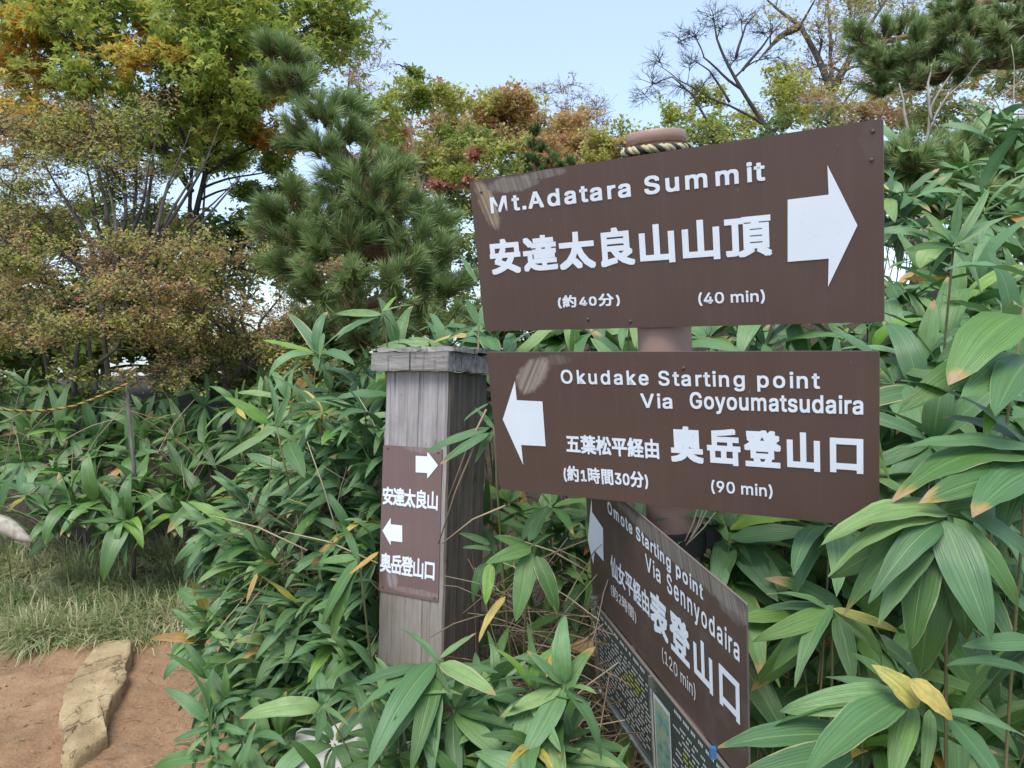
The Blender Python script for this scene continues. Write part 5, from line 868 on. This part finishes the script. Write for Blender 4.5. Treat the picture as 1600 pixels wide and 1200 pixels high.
# ------------------------------------------------------------------ trees and shrubs
class Leaves:
    def __init__(s): s.p = []; s.s = []; s.t = []
    def add(s, p, size, tint): s.p.append(tuple(p)); s.s.append(size); s.t.append(tint)
    def build(s, name, mat, parent, kind='oval', flat=.6):
        n = len(s.p)
        if not n: return
        Pn = np.array(s.p, dtype=np.float64); S = np.array(s.s); T = np.array(s.t)
        nrm = rng.normal(size=(n, 3)); nrm[:, 2] = np.abs(nrm[:, 2])+flat; nrm /= np.linalg.norm(nrm, axis=1)[:, None]
        a = rng.normal(size=(n, 3)); a -= (a*nrm).sum(1)[:, None]*nrm; a /= np.linalg.norm(a, axis=1)[:, None]; c = np.cross(nrm, a)
        if kind == 'oval': pat = [(0, 0, 0), (.3, .26, .06), (.68, .20, .05), (1, 0, -.06), (.68, -.20, .05), (.3, -.26, .06), (.5, 0, -.02)]; tri = [(0, 6, 1), (1, 6, 2), (2, 6, 3), (3, 6, 4), (4, 6, 5), (5, 6, 0)]
        elif kind == 'palm':
            pat = [(0, 0, 0)]; tri = []
            for k, (an, L) in enumerate(((-.95, .8), (0, 1), (.95, .8))):
                ca, sa = math.cos(an), math.sin(an); i = len(pat)
                pat += [(.45*L*math.cos(an-.42), .45*L*math.sin(an-.42), .03), (L*ca, L*sa, -.08), (.45*L*math.cos(an+.42), .45*L*math.sin(an+.42), .03)]; tri += [(0, i, i+1), (0, i+1, i+2)]
        else: pat = [(0, 0, 0), (.5, .27, .05), (1, 0, -.05), (.5, -.27, .05)]; tri = [(0, 2, 1), (0, 3, 2)]
        pat = np.array(pat, dtype=np.float64); k = len(pat)
        V = Pn[:, None]+S[:, None, None]*(pat[None, :, 0, None]*a[:, None]+pat[None, :, 1, None]*c[:, None]+pat[None, :, 2, None]*nrm[:, None])
        tr = np.array(tri)[None]+(np.arange(n)*k)[:, None, None]
        b = MB(); b.add(V.reshape(-1, 3), None, tr.reshape(-1, 3), np.repeat(T, k)); o = b.obj(name, mat, parent, False, True); o['kind'] = 'stuff'; return o
def curve(p0, p1, n, wob, sag=0.0, up0=0.0):
    L = (p1-p0).length; o1 = rdir()*wob*L; o2 = rdir()*wob*L; r = []
    for i in range(n):
        t = i/(n-1); q = p0.lerp(p1, t)+o1*math.sin(math.pi*t)+o2*math.sin(2*math.pi*t)*.5; q.z += up0*L*math.sin(math.pi*t)*.5-sag*L*t*t; r.append(q)
    return r
def clustered(name, label, cat, base, stems, clusters, bark, group=None, twigs=10, leaves=60, lsize=.045, kind='oval', spread=.1, trunk_r=.05, wob=.08, leafmat='autumn', sides=6, ncols=6, twig_r=.004, bare=0.0, splay=.6, second=5, stem_scale=1.0, ld=2.3):
    """tree or shrub: stems = list of (stem polyline points); clusters = (px, py, depth, rx, ry, tint); each cluster is a limb ending in a spray of twigs and leaves"""
    root = thing(name, label, cat, base, group); wood = MB(); fine = MB(); lv = Leaves(); nodes = []
    for si, s in enumerate(stems):
        pts = []; k = len(s)
        for a, c in zip(s, s[1:]): pts += curve(a, c, 7, wob*.5)[:-1]
        pts.append(s[-1]); m = len(pts); rr = [trunk_r*(1 if si == 0 else stem_scale)*(1-.93*i/(m-1)) for i in range(m)]; wood.tube(pts, rr, sides+2)
        nodes += [(pts[i], rr[i]) for i in range(2, m)]
    for (px, py, d, rx, ry, tint) in clusters:
        c = P(px, py, d); sx, sy = rx*d/F, ry*d/F; sz = (sx+sy)/2
        # attach to the nearest node that lies lower
        cand = sorted(nodes, key=lambda q: (q[0]-c).length+max(0, q[0].z-c.z+.1)*2)[:3]; a, r0 = rnd.choice(cand); r0 = min(r0*.6, trunk_r*.45)
        limb = curve(a, c, 8, wob, 0, .15); wood.tube(limb, [r0*(1-.7*i/7) for i in range(8)], sides); nodes += [(limb[i], r0*(1-.7*i/7)) for i in (4, 6)]
        for k in range(twigs):
            v = rdir(); v.z = v.z*splay+.15; e = c+Vector((v.x*sx, v.y*sz, v.z*sy*1.25))*rnd.uniform(.75, 1.1); s0 = limb[rnd.choice((4, 5, 6, 7))]
            tw = curve(s0, e, 6, .1, 0, .1); fine.tube(tw, [twig_r*(1-.75*i/5) for i in range(6)], 3, None, False)
            for q in range(second):
                i = rnd.randint(2, 5); e2 = tw[i]+(rdir()+(e-s0).normalized()*.9)*rnd.uniform(.25, .5)*sz; tw2 = curve(tw[i], e2, 4, .1); fine.tube(tw2, [twig_r*.5, twig_r*.4, twig_r*.3, twig_r*.15], 3, None, False)
                tt = tint+rnd.gauss(0, spread*.5)
                for w in range(int(leaves*ld/twigs/second+rnd.random())):
                    if rnd.random() < bare: continue
                    j = rnd.uniform(.6, 3); a2 = tw2[int(j)].lerp(tw2[min(3, int(j)+1)], j % 1)
                    lv.add(a2+rdir()*lsize*.7, lsize*rnd.uniform(.6, 1.25), min(1, max(0, tt+rnd.gauss(0, spread))))
    wood.obj('branches' if len(stems) > 1 else 'trunk', M[bark], root); o = fine.obj('twigs', M[bark], root); o['kind'] = 'stuff'
    lv.build('crown', M[leafmat], root, kind); return root
def gp(px, d): q = P(px, 540, d); return Vector((q.x, q.y, gz(q.x, q.y)-.05))

# big maple filling the top left, trunk forks near px 300
base = gp(305, 7.2)
cl = []
for i in range(84):
    px, py = rnd.uniform(-60, 520), rnd.uniform(-60, 250)
    lim = 235 if px < 330 else 235-(px-330)*.75
    if py > lim or (px > 430 and py > 175-(px-430)*.5): continue
    t = .24+.14*rnd.random()
    if py > 60 and rnd.random() < .25: t = rnd.choice((.6, .64, .68, .5))
    if py > 180 and rnd.random() < .3: t = .7
    cl.append((px, py, rnd.uniform(6.2, 7.8), 74, 40, t))
cl += [(500, 18, 7, 50, 26, .26), (430, 215, 7, 40, 26, .70), (395, 150, 7, 40, 30, .68), (345, 120, 7, 34, 24, .68), (255, 55, 6.8, 36, 24, .68), (20, 45, 6.5, 40, 30, .56), (60, 35, 6.5, 40, 26, .62), (455, 225, 7.1, 22, 18, .74), (360, 200, 7, 50, 30, .22), (430, 60, 7.2, 50, 34, .2), (530, 50, 7.2, 28, 18, .35), (440, 260, 7.2, 26, 18, .3), (400, 300, 7.4, 26, 20, .26), (455, 300, 7.3, 22, 18, .28), (250, 215, 7.2, 44, 26, .3), (180, 205, 7.0, 44, 26, .36), (420, 330, 7.4, 22, 16, .3), (350, 250, 7.4, 34, 18, .3)]
clustered('maple_tree', 'tall maple with green, yellow and orange leaves arching over the top left', 'maple tree', base,
    [[base, P(300, 400, 7.2), P(300, 255, 7.2), P(255, 120, 7.1), P(170, 20, 7)], [P(303, 350, 7.2), P(322, 240, 7.3), P(345, 120, 7.2), P(440, 40, 7.1)], [P(300, 300, 7.2), P(210, 170, 7), P(60, 60, 6.8), P(-60, 20, 6.7)], [P(325, 240, 7.3), P(330, 100, 7.2), P(330, -60, 7)]],
    cl, 'bark_dark', None, 12, 180, .068, 'palm', .085, .030, .07, twig_r=.005, leafmat='maple')
# multi-stemmed autumn shrub
def fan_shrub(label, bx, by, d, tips, cl, tr=.03, **k):
    base = gp(bx, d); b0 = P(bx, by, d); stems = []
    for (tx, ty) in tips: stems.append([base.lerp(b0, .9)+Vector((rnd.uniform(-.12, .12), rnd.uniform(-.1, .1), 0)), P((bx*.55+tx*.45)+rnd.uniform(-10, 10), by*.5+ty*.5+rnd.uniform(0, 20), d+rnd.uniform(-.2, .2)), P(tx, ty, d+rnd.uniform(-.4, .4))])
    stems[0][0] = base
    for s in stems: s[0] = base+Vector((rnd.uniform(-.1, .1), rnd.uniform(-.1, .1), 0)) if s is stems[0] else s[0]
    return clustered('autumn_shrub', label, 'shrub', base, stems, cl, 'bark_mid', None, trunk_r=tr, **k)
def fill(n, reg, d, r, tint, keep=None):
    o = []
    while len(o) < n:
        px, py = rnd.uniform(*reg[0]), rnd.uniform(*reg[1])
        if keep and not keep(px, py): continue
        o.append((px, py, rnd.uniform(*d), r[0]*rnd.uniform(.7, 1.2), r[1]*rnd.uniform(.7, 1.2), tint() if callable(tint) else tint))
    return o
tt = lambda: rnd.choice((.36, .44, .5, .54, .58, .62, .66, .70))
fan_shrub('many-stemmed shrub with sparse yellow leaves and grey branches in the left middle', 195, 480, 5.6, [(60, 230), (110, 190), (140, 150), (165, 240), (190, 170), (215, 200), (240, 230), (262, 170), (285, 260), (300, 195), (330, 240), (345, 190), (370, 280), (395, 255), (40, 330), (90, 280), (130, 300), (70, 370)],
    fill(46, ((-10, 400), (140, 345)), (5.3, 6.0), (46, 26), tt, lambda x, y: not (255 < x < 410 and 185 < y < 350) and y > 150+.15*abs(x-200)), .028, twigs=12, leaves=150, lsize=.032, kind='diamond', spread=.09, twig_r=.004, ld=1.3)
fan_shrub('shrub with brownish yellow leaves at the far left edge', -10, 470, 6.0, [(-30, 240), (20, 250), (60, 300), (0, 330)],
    fill(22, ((-60, 110), (200, 420)), (5.8, 6.4), (44, 30), tt), .026, twigs=11, leaves=150, ld=1.5, lsize=.034, kind='diamond', spread=.09)
fan_shrub('low shrub with pale yellow and pinkish leaves above the bamboo at the left', 120, 590, 5.2, [(10, 470), (60, 440), (120, 430), (180, 450), (240, 470)],
    fill(80, ((-40, 330), (370, 610)), (4.7, 5.5), (44, 20), lambda: rnd.choice((.3, .42, .5, .56, .62, .66, .70, .74)), lambda x, y: y < 540 or rnd.random() < .5), .02, twigs=11, leaves=170, lsize=.027, kind='diamond', spread=.10, twig_r=.0035, ld=1.5)
fan_shrub('low shrub with rusty yellow leaves between the left shrubs and the pine', 370, 560, 5.6, [(300, 440), (350, 400), (400, 410), (450, 440), (480, 470)],
    fill(64, ((270, 530), (350, 590)), (5.0, 6.0), (42, 22), lambda: rnd.choice((.34, .5, .56, .6, .64, .7, .74)), lambda x, y: y > 365 or x < 420), .02, twigs=11, leaves=150, lsize=.028, kind='diamond', spread=.10, twig_r=.0035, ld=1.5)
# two slim dark trunks standing in the white gap
for (x0, x1, lb) in ((298, 292, 'slim dark trunk at the left of the bright gap, thin green crown'), (318, 322, 'slim dark trunk at the right of the bright gap, thin green crown')):
    base = gp(x0, 9); clustered('slim_tree', lb, 'tree', base, [[base, P(x0, 400, 9), P(x1, 250, 9)]], [(x1+rnd.uniform(-60, 60), rnd.uniform(180, 270), 9, 50, 26, .22) for _ in range(9)], 'bark_dark', None, 8, 110, .06, 'oval', .08, .05)
# trees beyond the pine, left to right
def backtree(label, name, bx, d, top, cl, bark='bark', leaves=140, lsize=.053, spread=.08, kind='diamond', twigs=8, tr=.05, stems=None, bare=0.0, twig_r=.005, second=5):
    base = gp(bx, d); stems = stems or [[base, P(bx+rnd.uniform(-8, 8), (540+top)/2, d), P(bx+rnd.uniform(-15, 15), top, d)]]; stems[0][0] = base
    return clustered(name, label, 'tree', base, stems, cl, bark, None, twigs, leaves, lsize, kind, spread, tr, .07, twig_r=twig_r, bare=bare, second=second)
backtree('birch-like tree with grey leaning trunk, yellow-green leaves and a few pink ones behind the pine', 'birch_tree', 640, 9.5, 170, fill(34, ((560, 760), (140, 330)), (9, 10), (34, 22), lambda: rnd.choice((.3, .36, .42, .5, .55, .6, .85))), 'bark_pale', 170, .065, .06, stems=[[0, P(650, 330, 9.5), P(690, 210, 9.5), P(700, 160, 9.5)], [gp(640, 9.5), P(670, 320, 9.5), P(640, 200, 9.5), P(660, 130, 9.5)]], tr=.045)
backtree('pinkish red-leaved bush behind the right side of the pine', 'red_bush', 610, 11, 190, fill(8, ((590, 640), (190, 260)), (10.5, 11.5), (26, 20), .84), 'bark', 150, .07, .05)
backtree('olive-leaved tree top rising just right of the pine top', 'olive_tree', 560, 8.5, 110, [(545, 150, 8.5, 26, 16, .3), (600, 185, 8.5, 30, 20, .42), (580, 215, 8.5, 30, 22, .5), (655, 120, 9, 10, 12, .3), (640, 150, 9, 30, 14, .45), (690, 150, 9, 26, 18, .42)], 'bark', 150, .055, .07)
backtree('orange-red leaved tree in the middle of the skyline', 'orange_tree', 790, 13, 160, fill(34, ((680, 860), (150, 250)), (12.5, 13.5), (32, 15), lambda: rnd.choice((.72, .78, .8, .84, .62, .5))), 'bark', 170, .085, .05)
backtree('yellow-green bush with red tips beside the top left corner of the top board', 'green_bush', 750, 7.5, 250, fill(16, ((690, 800), (225, 340)), (7, 8), (26, 18), lambda: rnd.choice((.32, .38, .46, .55, .3)))+[(742, 243, 7, 10, 7, .90), (682, 290, 7, 11, 8, .92), (735, 285, 7, 14, 8, .86), (712, 270, 7, 18, 10, .38)], 'bark', 120, .045, .06)
backtree('rounded golden brown tree left of the signpost top', 'golden_tree', 880, 14, 190, fill(32, ((825, 950), (180, 265)), (13.5, 14.5), (26, 14), lambda: rnd.choice((.6, .64, .7, .76))), 'bark', 190, .08, .04)
backtree('low golden bush at the left foot of the signpost top', 'golden_bush', 950, 12, 215, fill(12, ((910, 985), (215, 260)), (11.5, 12.5), (20, 12), lambda: rnd.choice((.5, .56, .62, .66))), 'bark', 150, .065, .05)
backtree('nearly bare grey tree on the skyline behind the orange tree', 'bare_tree', 880, 16, 130, fill(20, ((810, 960), (125, 215)), (15.5, 16.5), (26, 20), .8, lambda x, y: y > 118+abs(x-880)*.8), 'bark', 22, .06, .1, bare=.3, twig_r=.007)
backtree('nearly bare pinkish tree rising behind the pine top', 'bare_tree', 540, 12, 70, fill(10, ((520, 600), (80, 170)), (11.5, 12.5), (26, 22), .84), 'bark', 26, .05, .06, twig_r=.005)
backtree('soft band of rust, gold and green autumn trees along the far skyline', 'thicket', 760, 17, 260, fill(46, ((560, 1010), (185, 320)), (16, 18), (34, 18), lambda: rnd.choice((.42, .5, .58, .66, .7, .78, .82))), 'bark', 130, .12, .06, twigs=6)
# undergrowth band behind the pine and boards so the shrubs close up
backtree('dense green-yellow thicket low behind the pine and the top board', 'thicket', 700, 10.5, 300, fill(72, ((520, 1400), (290, 590)), (8, 10), (54, 32), lambda: rnd.choice((.15, .25, .34, .42, .5)))+[(x, y, 8.5, 44, 22, .25) for x in (745, 785, 825, 865) for y in (505, 530)], 'bark', 150, .07, .08)
backtree('mixed dark thicket behind the left shrubs', 'thicket', 160, 8.5, 420, fill(78, ((-80, 620), (340, 620)), (7.0, 9), (58, 34), lambda: rnd.choice((.06, .12, .2, .3, .4)))+fill(40, ((-80, 600), (490, 600)), (6.3, 7.0), (50, 24), lambda: rnd.choice((.04, .1, .16, .25))), 'bark', 150, .10, .08, twigs=7)
# right side
bt = lambda *p: [P(x, y, d) for x, y, d in p]
base = gp(1230, 6.0)
clustered('bare_tree', 'leafless dark tree leaning left above the top board', 'bare tree', base,
    [[base]+bt((1215, 225, 6), (1165, 150, 6), (1120, 60, 6), (1112, 15, 6)), bt((1200, 200, 6), (1140, 165, 6), (1060, 125, 6), (1012, 92, 6)), bt((1160, 140, 6), (1100, 90, 6), (1080, 45, 6)), bt((1160, 110, 6), (1200, 60, 6), (1230, 25, 6)), bt((1120, 215, 6), (1085, 150, 6), (1050, 120, 6), (1000, 140, 6)), bt((1150, 90, 6), (1165, 40, 6), (1190, 10, 6)), bt((1140, 160, 6), (1108, 110, 6), (1060, 80, 6))],
    [(x, y, 6, 26, 20, .5) for x, y in ((1030, 95), (1060, 60), (1112, 25), (1085, 55), (1020, 130), (1010, 155), (1080, 100), (1160, 30), (1130, 40), (1190, 50), (1060, 135), (1100, 130), (1150, 90), (1215, 90))], 'bark_dark', None, 14, 0, .04, 'diamond', .1, .030, .06, twig_r=.0032, second=8, stem_scale=.42)
backtree('bright yellow-green leaved shrub behind the top edge of the top board', 'yellow_shrub', 1200, 7.5, 180, [(x, y, 7.5+rnd.uniform(-.3, .3), 26, 20, t) for x, y, t in ((1040, 185, .42), (1060, 195, .46), (1100, 160, .42), (1115, 190, .46), (1110, 145, .5), (1150, 195, .46), (1170, 185, .5), (1210, 150, .46), (1215, 120, .46), (1235, 160, .5), (1240, 130, .5), (1265, 150, .6), (1250, 180, .5), (1215, 190, .46), (1080, 210, .36))], 'bark', 170, .045, .045)
backtree('tall twiggy tree with sparse light brown leaves right of the leafless tree', 'twiggy_tree', 1300, 9, 20, fill(34, ((1190, 1400), (-40, 180)), (8.5, 9.8), (36, 28), lambda: rnd.choice((.62, .7, .76, .6))), 'bark', 62, .045, .08, twigs=12, twig_r=.0045, stems=[[0, P(1300, 200, 9), P(1298, 60, 9), P(1290, -60, 9)], bt((1300, 150, 9), (1250, 40, 9), (1180, -20, 9)), bt((1302, 140, 9), (1345, 60, 9), (1400, -30, 9)), bt((1250, 40, 9), (1215, 60, 9), (1180, 100, 9))])
backtree('brown-leaved shrub behind the upper right corner of the top board', 'brown_shrub', 1340, 7, 160, fill(18, ((1270, 1440), (140, 225)), (6.6, 7.4), (32, 20), lambda: rnd.choice((.5, .62, .68, .76))), 'bark_pale', 90, .04, .08, twigs=12)
backtree('yellow-brown shrub under the pine branch at the right', 'brown_shrub', 1560, 6.4, 150, fill(34, ((1400, 1660), (95, 235)), (6, 7), (36, 24), lambda: rnd.choice((.25, .34, .42, .6, .7, .76))), 'bark_pale', 130, .04, .08, twigs=10)
backtree('leafy tree top behind the pine branch in the upper right corner', 'tree', 1420, 11, 0, fill(24, ((1320, 1640), (-60, 80)), (10.5, 11.5), (44, 30), lambda: rnd.choice((.42, .5, .62, .7))), 'bark_dark', 100, .055, .08)
backtree('tangled olive thicket behind the crest of the right bank', 'thicket', 1500, 5.6, 250, fill(40, ((1080, 1660), (200, 420)), (5.2, 6.4), (44, 30), lambda: rnd.choice((.1, .2, .3, .42, .6))), 'bark_pale', 120, .045, .08)
# bleached dead trunks and roots at the right
b = MB()
for pts, r in (([(1440, 250, 5), (1452, 180, 5), (1490, 110, 5), (1560, 60, 5)], .026), ([(1452, 205, 5), (1480, 150, 5), (1530, 95, 5), (1600, 55, 5)], .02), ([(1430, 235, 4.9), (1412, 170, 4.9), (1405, 130, 4.9)], .03), ([(1456, 190, 4.9), (1450, 130, 4.9), (1456, 100, 4.9)], .028), ([(1585, 230, 4.8), (1584, 150, 4.8), (1580, 70, 4.8)], .016), ([(1560, 230, 4.9), (1600, 175, 4.9), (1640, 140, 4.9)], .02), ([(1500, 240, 5), (1530, 180, 5), (1600, 120, 5)], .015)):
    pts = bt(*pts); q = []
    for a, c in zip(pts, pts[1:]): q += curve(a, c, 6, .06)[:-1]
    q.append(pts[-1]); b.tube(q, [r*.42*(1-.7*i/(len(q)-1)) for i in range(len(q))], 7)
q = Vector((P(1445, 300, 5).x, P(1445, 300, 5).y, 0)); q.z = gz(q.x, q.y); b.tube([q, P(1440, 250, 5)], [.05, .04], 8)
tag(b.obj('dead_tree', M['bark_pale']), 'bleached bare forked trunks of a dead tree below the pine branch at the upper right', 'dead tree')

# pines
def pine(name, label, base, stems, clusters, nsh=9, nn=150, nl=.085, group=None, trunk_r=.05, tintm=.6, dens=1.0, w=.0011, cones=()):
    root = thing(name, label, 'pine tree', base, group); wood = MB(); nd = MB(); nodes = []
    for s in stems:
        pts = []
        for a, c in zip(s, s[1:]): pts += curve(a, c, 7, .05)[:-1]
        pts.append(s[-1]); m = len(pts); rr = [trunk_r*(1-.75*i/(m-1)) for i in range(m)]; wood.tube(pts, rr, 8); nodes += [(pts[i], rr[i]) for i in range(1, m)]
    V = []; T = []
    for cl_ in clusters:
        px, py, d, rad = cl_[:4]; ax_ = Vector(cl_[4]) if len(cl_) > 4 else Vector((0, -.2, 1))
        c = P(px, py, d); R_ = rad*d/F; a, r0 = min(nodes, key=lambda q: (q[0]-c).length+max(0, q[0].z-c.z)*1.5)
        c_ = c-ax_.normalized()*R_*.55; limb = curve(a, c_, 7, .08, 0, -.1); r0 = min(.016, r0*.6); wood.tube(limb, [r0*(1-.55*i/6) for i in range(7)], 6); nodes.append((limb[4], r0))
        for k in range(nsh):
            dr = (ax_.normalized()*.75+rdir()*.95); dr.z += .25; dr.normalize(); st_ = limb[rnd.choice((4, 5, 6))]; L = R_*rnd.uniform(.4, 1.25); e = c_+dr*L; nls = nl*rnd.uniform(.7, 1.15)
            sh = curve(st_, e, 5, .06); wood.tube(sh, [.0055, .005, .0045, .004, .003], 4)
            dirn = (dr+Vector((0, 0, .35))).normalized(); a1 = dirn.cross(Vector((.31, .2, .9))).normalized(); b1_ = dirn.cross(a1)
            tm = tintm+rnd.gauss(0, .08)
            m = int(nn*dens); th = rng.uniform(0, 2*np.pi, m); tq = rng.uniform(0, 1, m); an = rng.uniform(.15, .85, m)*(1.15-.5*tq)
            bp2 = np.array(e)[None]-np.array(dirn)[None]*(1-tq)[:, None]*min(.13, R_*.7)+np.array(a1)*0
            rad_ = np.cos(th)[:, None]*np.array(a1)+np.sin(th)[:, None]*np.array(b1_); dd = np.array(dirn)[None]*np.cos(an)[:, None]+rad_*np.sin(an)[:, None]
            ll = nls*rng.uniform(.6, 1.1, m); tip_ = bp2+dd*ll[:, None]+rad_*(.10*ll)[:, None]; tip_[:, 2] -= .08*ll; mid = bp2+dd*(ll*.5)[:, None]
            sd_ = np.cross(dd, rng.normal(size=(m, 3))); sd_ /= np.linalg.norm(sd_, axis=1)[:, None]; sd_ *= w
            V.append(np.stack([bp2-sd_, bp2+sd_, mid-sd_, mid+sd_, tip_], 1)); tn = np.clip(tm+rng.normal(0, .10, m)+.36*(tq-.35), .2, 1); old = (tq < .2) & (rng.uniform(0, 1, m) < .55); tn[old] = rng.uniform(0, .14, old.sum()); T.append(np.repeat(tn, 5))  # tuft shading put into the tint: inner needles darker, end ones lighter; old ones brown
    V = np.concatenate(V); n = len(V); i = np.arange(n)*5; nd.add(V.reshape(-1, 3), np.stack([i, i+1, i+3, i+2], 1), np.stack([i+2, i+3, i+4], 1), np.concatenate(T))
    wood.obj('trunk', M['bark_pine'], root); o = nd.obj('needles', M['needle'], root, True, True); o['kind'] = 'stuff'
    for (px, py, d) in cones:
        c = P(px, py, d); b = MB(); 
        for r in range(7):
            for k in range(7):
                th = k*2*math.pi/7+r*.5; z = .03-.01*r; rr = .019*math.sin((r+1)/8*math.pi)+.004; q = c+Vector((math.cos(th)*rr, math.sin(th)*rr, z)); dn = Vector((math.cos(th), math.sin(th), -.25))*.011; s = Vector((-math.sin(th), math.cos(th), 0))*.008
                b.add([q-s*.6, q+s*.6, q+dn+s, q+dn-s, q+dn*1.1+Vector((0, 0, .006))], [(0, 1, 2, 3)], [(3, 2, 4)])
        b.obj('pine_cone', M['cone'], root, False)
    return root, n
base = gp(600, 4.3)
pc = [(422, 75, 4.1, 30, (-.3, 0, 1)), (455, 88, 4.1, 26, (.2, 0, 1)), (432, 125, 4.1, 34, (-.6, -.2, .8)), (470, 130, 4.1, 34, (.1, 0, 1)), (505, 165, 4.0, 44, (.0, -.3, 1)), (545, 160, 4.1, 34, (.5, 0, 1)), (460, 210, 4.0, 44, (-.8, -.2, .5)), (500, 230, 3.9, 42, (-.4, -.6, .6)), (556, 205, 4.0, 34, (.6, 0, .8)), (545, 250, 3.9, 46, (-.1, -.6, .9)), (600, 235, 4.0, 46, (.5, -.2, .9)), (620, 265, 3.95, 44, (.7, -.3, .6)), (575, 300, 3.8, 48, (0, -.9, .5)), (530, 300, 3.9, 40, (-.6, -.6, .4)), (610, 310, 3.9, 40, (.5, -.7, .3)),
      (430, 320, 4.0, 42, (-.6, -.2, .8)), (400, 350, 4.0, 36, (-.9, -.2, .5)), (470, 300, 4.0, 44, (-.2, -.3, 1)), (510, 330, 3.9, 44, (0, -.5, 1)), (455, 365, 3.9, 46, (-.5, -.5, .6)), (500, 380, 3.8, 46, (-.2, -.8, .6)), (555, 370, 3.8, 46, (0, -.8, .7)), (600, 350, 3.9, 44, (.3, -.6, .8)), (655, 320, 4.1, 36, (.5, -.2, .9)), (690, 345, 4.1, 36, (.7, -.2, .7)), (650, 370, 3.9, 46, (.3, -.6, .8)), (700, 400, 3.9, 44, (.7, -.5, .5)), (430, 410, 3.9, 40, (-.7, -.5, .3)), (490, 430, 3.8, 46, (-.3, -.8, .4)), (550, 420, 3.7, 50, (0, -.9, .6)), (610, 420, 3.7, 50, (.1, -.9, .6)), (665, 440, 3.8, 48, (.4, -.8, .5)), (715, 450, 3.9, 40, (.7, -.5, .4)), (540, 480, 3.8, 50, (-.2, -.9, .3)), (600, 490, 3.7, 50, (0, -.9, .3)), (660, 500, 3.8, 50, (.2, -.9, .3)), (715, 505, 3.8, 44, (.4, -.8, .3)), (480, 470, 4.0, 40, (-.5, -.7, .2)), (620, 540, 3.9, 44, (0, -1, .2)), (560, 530, 3.9, 40, (-.2, -1, .2)), (700, 550, 3.9, 44, (0, -1, .2)),
      (520, 260, 4.2, 40), (570, 340, 4.3, 44), (620, 390, 4.3, 44), (490, 350, 4.3, 40), (660, 410, 4.3, 44), (560, 450, 4.3, 50), (640, 480, 4.3, 50), (710, 480, 4.3, 44), (500, 500, 4.4, 40)]
r, npn = pine('pine_tree', 'five-needle pine with brush-like green shoots left of the boards', base,
    [[base, P(605, 430, 4.2), P(590, 300, 4.1), P(520, 210, 4.1), P(450, 130, 4.15), P(420, 80, 4.15)], [P(600, 400, 4.2), P(540, 390, 4.1), P(450, 390, 4.1)], [P(600, 420, 4.2), P(650, 390, 4.1), P(690, 370, 4.1)], [P(605, 470, 4.2), P(560, 480, 4.1), P(500, 460, 4.1)]], pc, 7, 190, .115, None, .04, .60, 1.0, .0016, ((413, 365, 3.75), (461, 124, 3.95)))
base = gp(1720, 5.6)
pc = [(x+rnd.uniform(-8, 8), y+rnd.uniform(-6, 6), 5.2+rnd.uniform(-.3, .3), 28, (-.5+rnd.uniform(-.3, .3), -.3, .7)) for x, y in ((1340, 40), (1350, 60), (1375, 55), (1400, 45), (1425, 55), (1450, 40), (1480, 35), (1510, 25), (1540, 20), (1570, 15), (1600, 10), (1360, 85), (1385, 85), (1410, 80), (1440, 75), (1470, 65), (1500, 55), (1530, 45), (1560, 40), (1590, 35), (1375, 110), (1365, 125), (1400, 105), (1430, 98), (1460, 90), (1500, 80), (1540, 70), (1580, 62), (1620, 30), (1640, 50), (1385, 125), (1490, 110), (1420, 125), (1520, 100), (1550, 90), (1600, 85), (1450, 118), (1460, 5), (1500, -5), (1550, -10), (1600, -20), (1610, 75))]
r, n2 = pine('pine_tree', 'dark pine branch reaching in from the upper right corner', base, [[base, P(1700, 150, 5.5), P(1690, 60, 5.4)], [P(1700, 90, 5.5), P(1600, 62, 5.4), P(1500, 90, 5.3), P(1400, 105, 5.2)], [P(1695, 70, 5.4), P(1590, 40, 5.3), P(1480, 50, 5.2), P(1360, 70, 5.2)], [P(1690, 120, 5.5), P(1600, 95, 5.4), P(1520, 105, 5.3), P(1440, 125, 5.3)], [P(1690, 60, 5.4), P(1600, 0, 5.3), P(1480, 15, 5.2)]], pc, 10, 150, .085, None, .06, .66, 1.0, .0018)
base = gp(1500, 3.6)
pc = [(x, y, 3.3+rnd.uniform(-.2, .2), 34, (rnd.uniform(-.4, .3), -.4, .8)) for x, y in ((1395, 260), (1410, 290), (1430, 245), (1450, 275), (1475, 235), (1490, 265), (1510, 295), (1530, 250), (1550, 280), (1575, 240), (1590, 270), (1610, 300), (1440, 305), (1475, 300), (1400, 320), (1545, 310), (1580, 310), (1500, 225), (1620, 240), (1415, 235))]
r, n3 = pine('dwarf_pine', 'low spreading dwarf pine on the right bank beside the top board', base, [[base, P(1500, 330, 3.5), P(1480, 280, 3.4)], [P(1500, 330, 3.5), P(1430, 300, 3.4), P(1400, 290, 3.4)], [P(1500, 330, 3.5), P(1560, 300, 3.4), P(1610, 280, 3.4)]], pc, 12, 170, .085, None, .03, .72, 1.0, .0014)
r['category'] = 'pine shrub'
base = gp(840, 11)
r, n4 = pine('young_pine', 'small dark young pine standing behind the top board', base, [[base, P(840, 300, 11), P(836, 200, 11)]], [(836, 205, 11, 12), (832, 225, 11, 16), (848, 228, 11, 14), (826, 246, 11, 18), (842, 248, 11, 18), (858, 246, 11, 16), (815, 262, 11, 16), (835, 268, 11, 20), (858, 268, 11, 18), (880, 256, 11, 14), (895, 252, 11, 12)], 6, 110, .10, None, .05, .4, 1.0, .004)
print('NEEDLES', npn, n2, n3, n4)
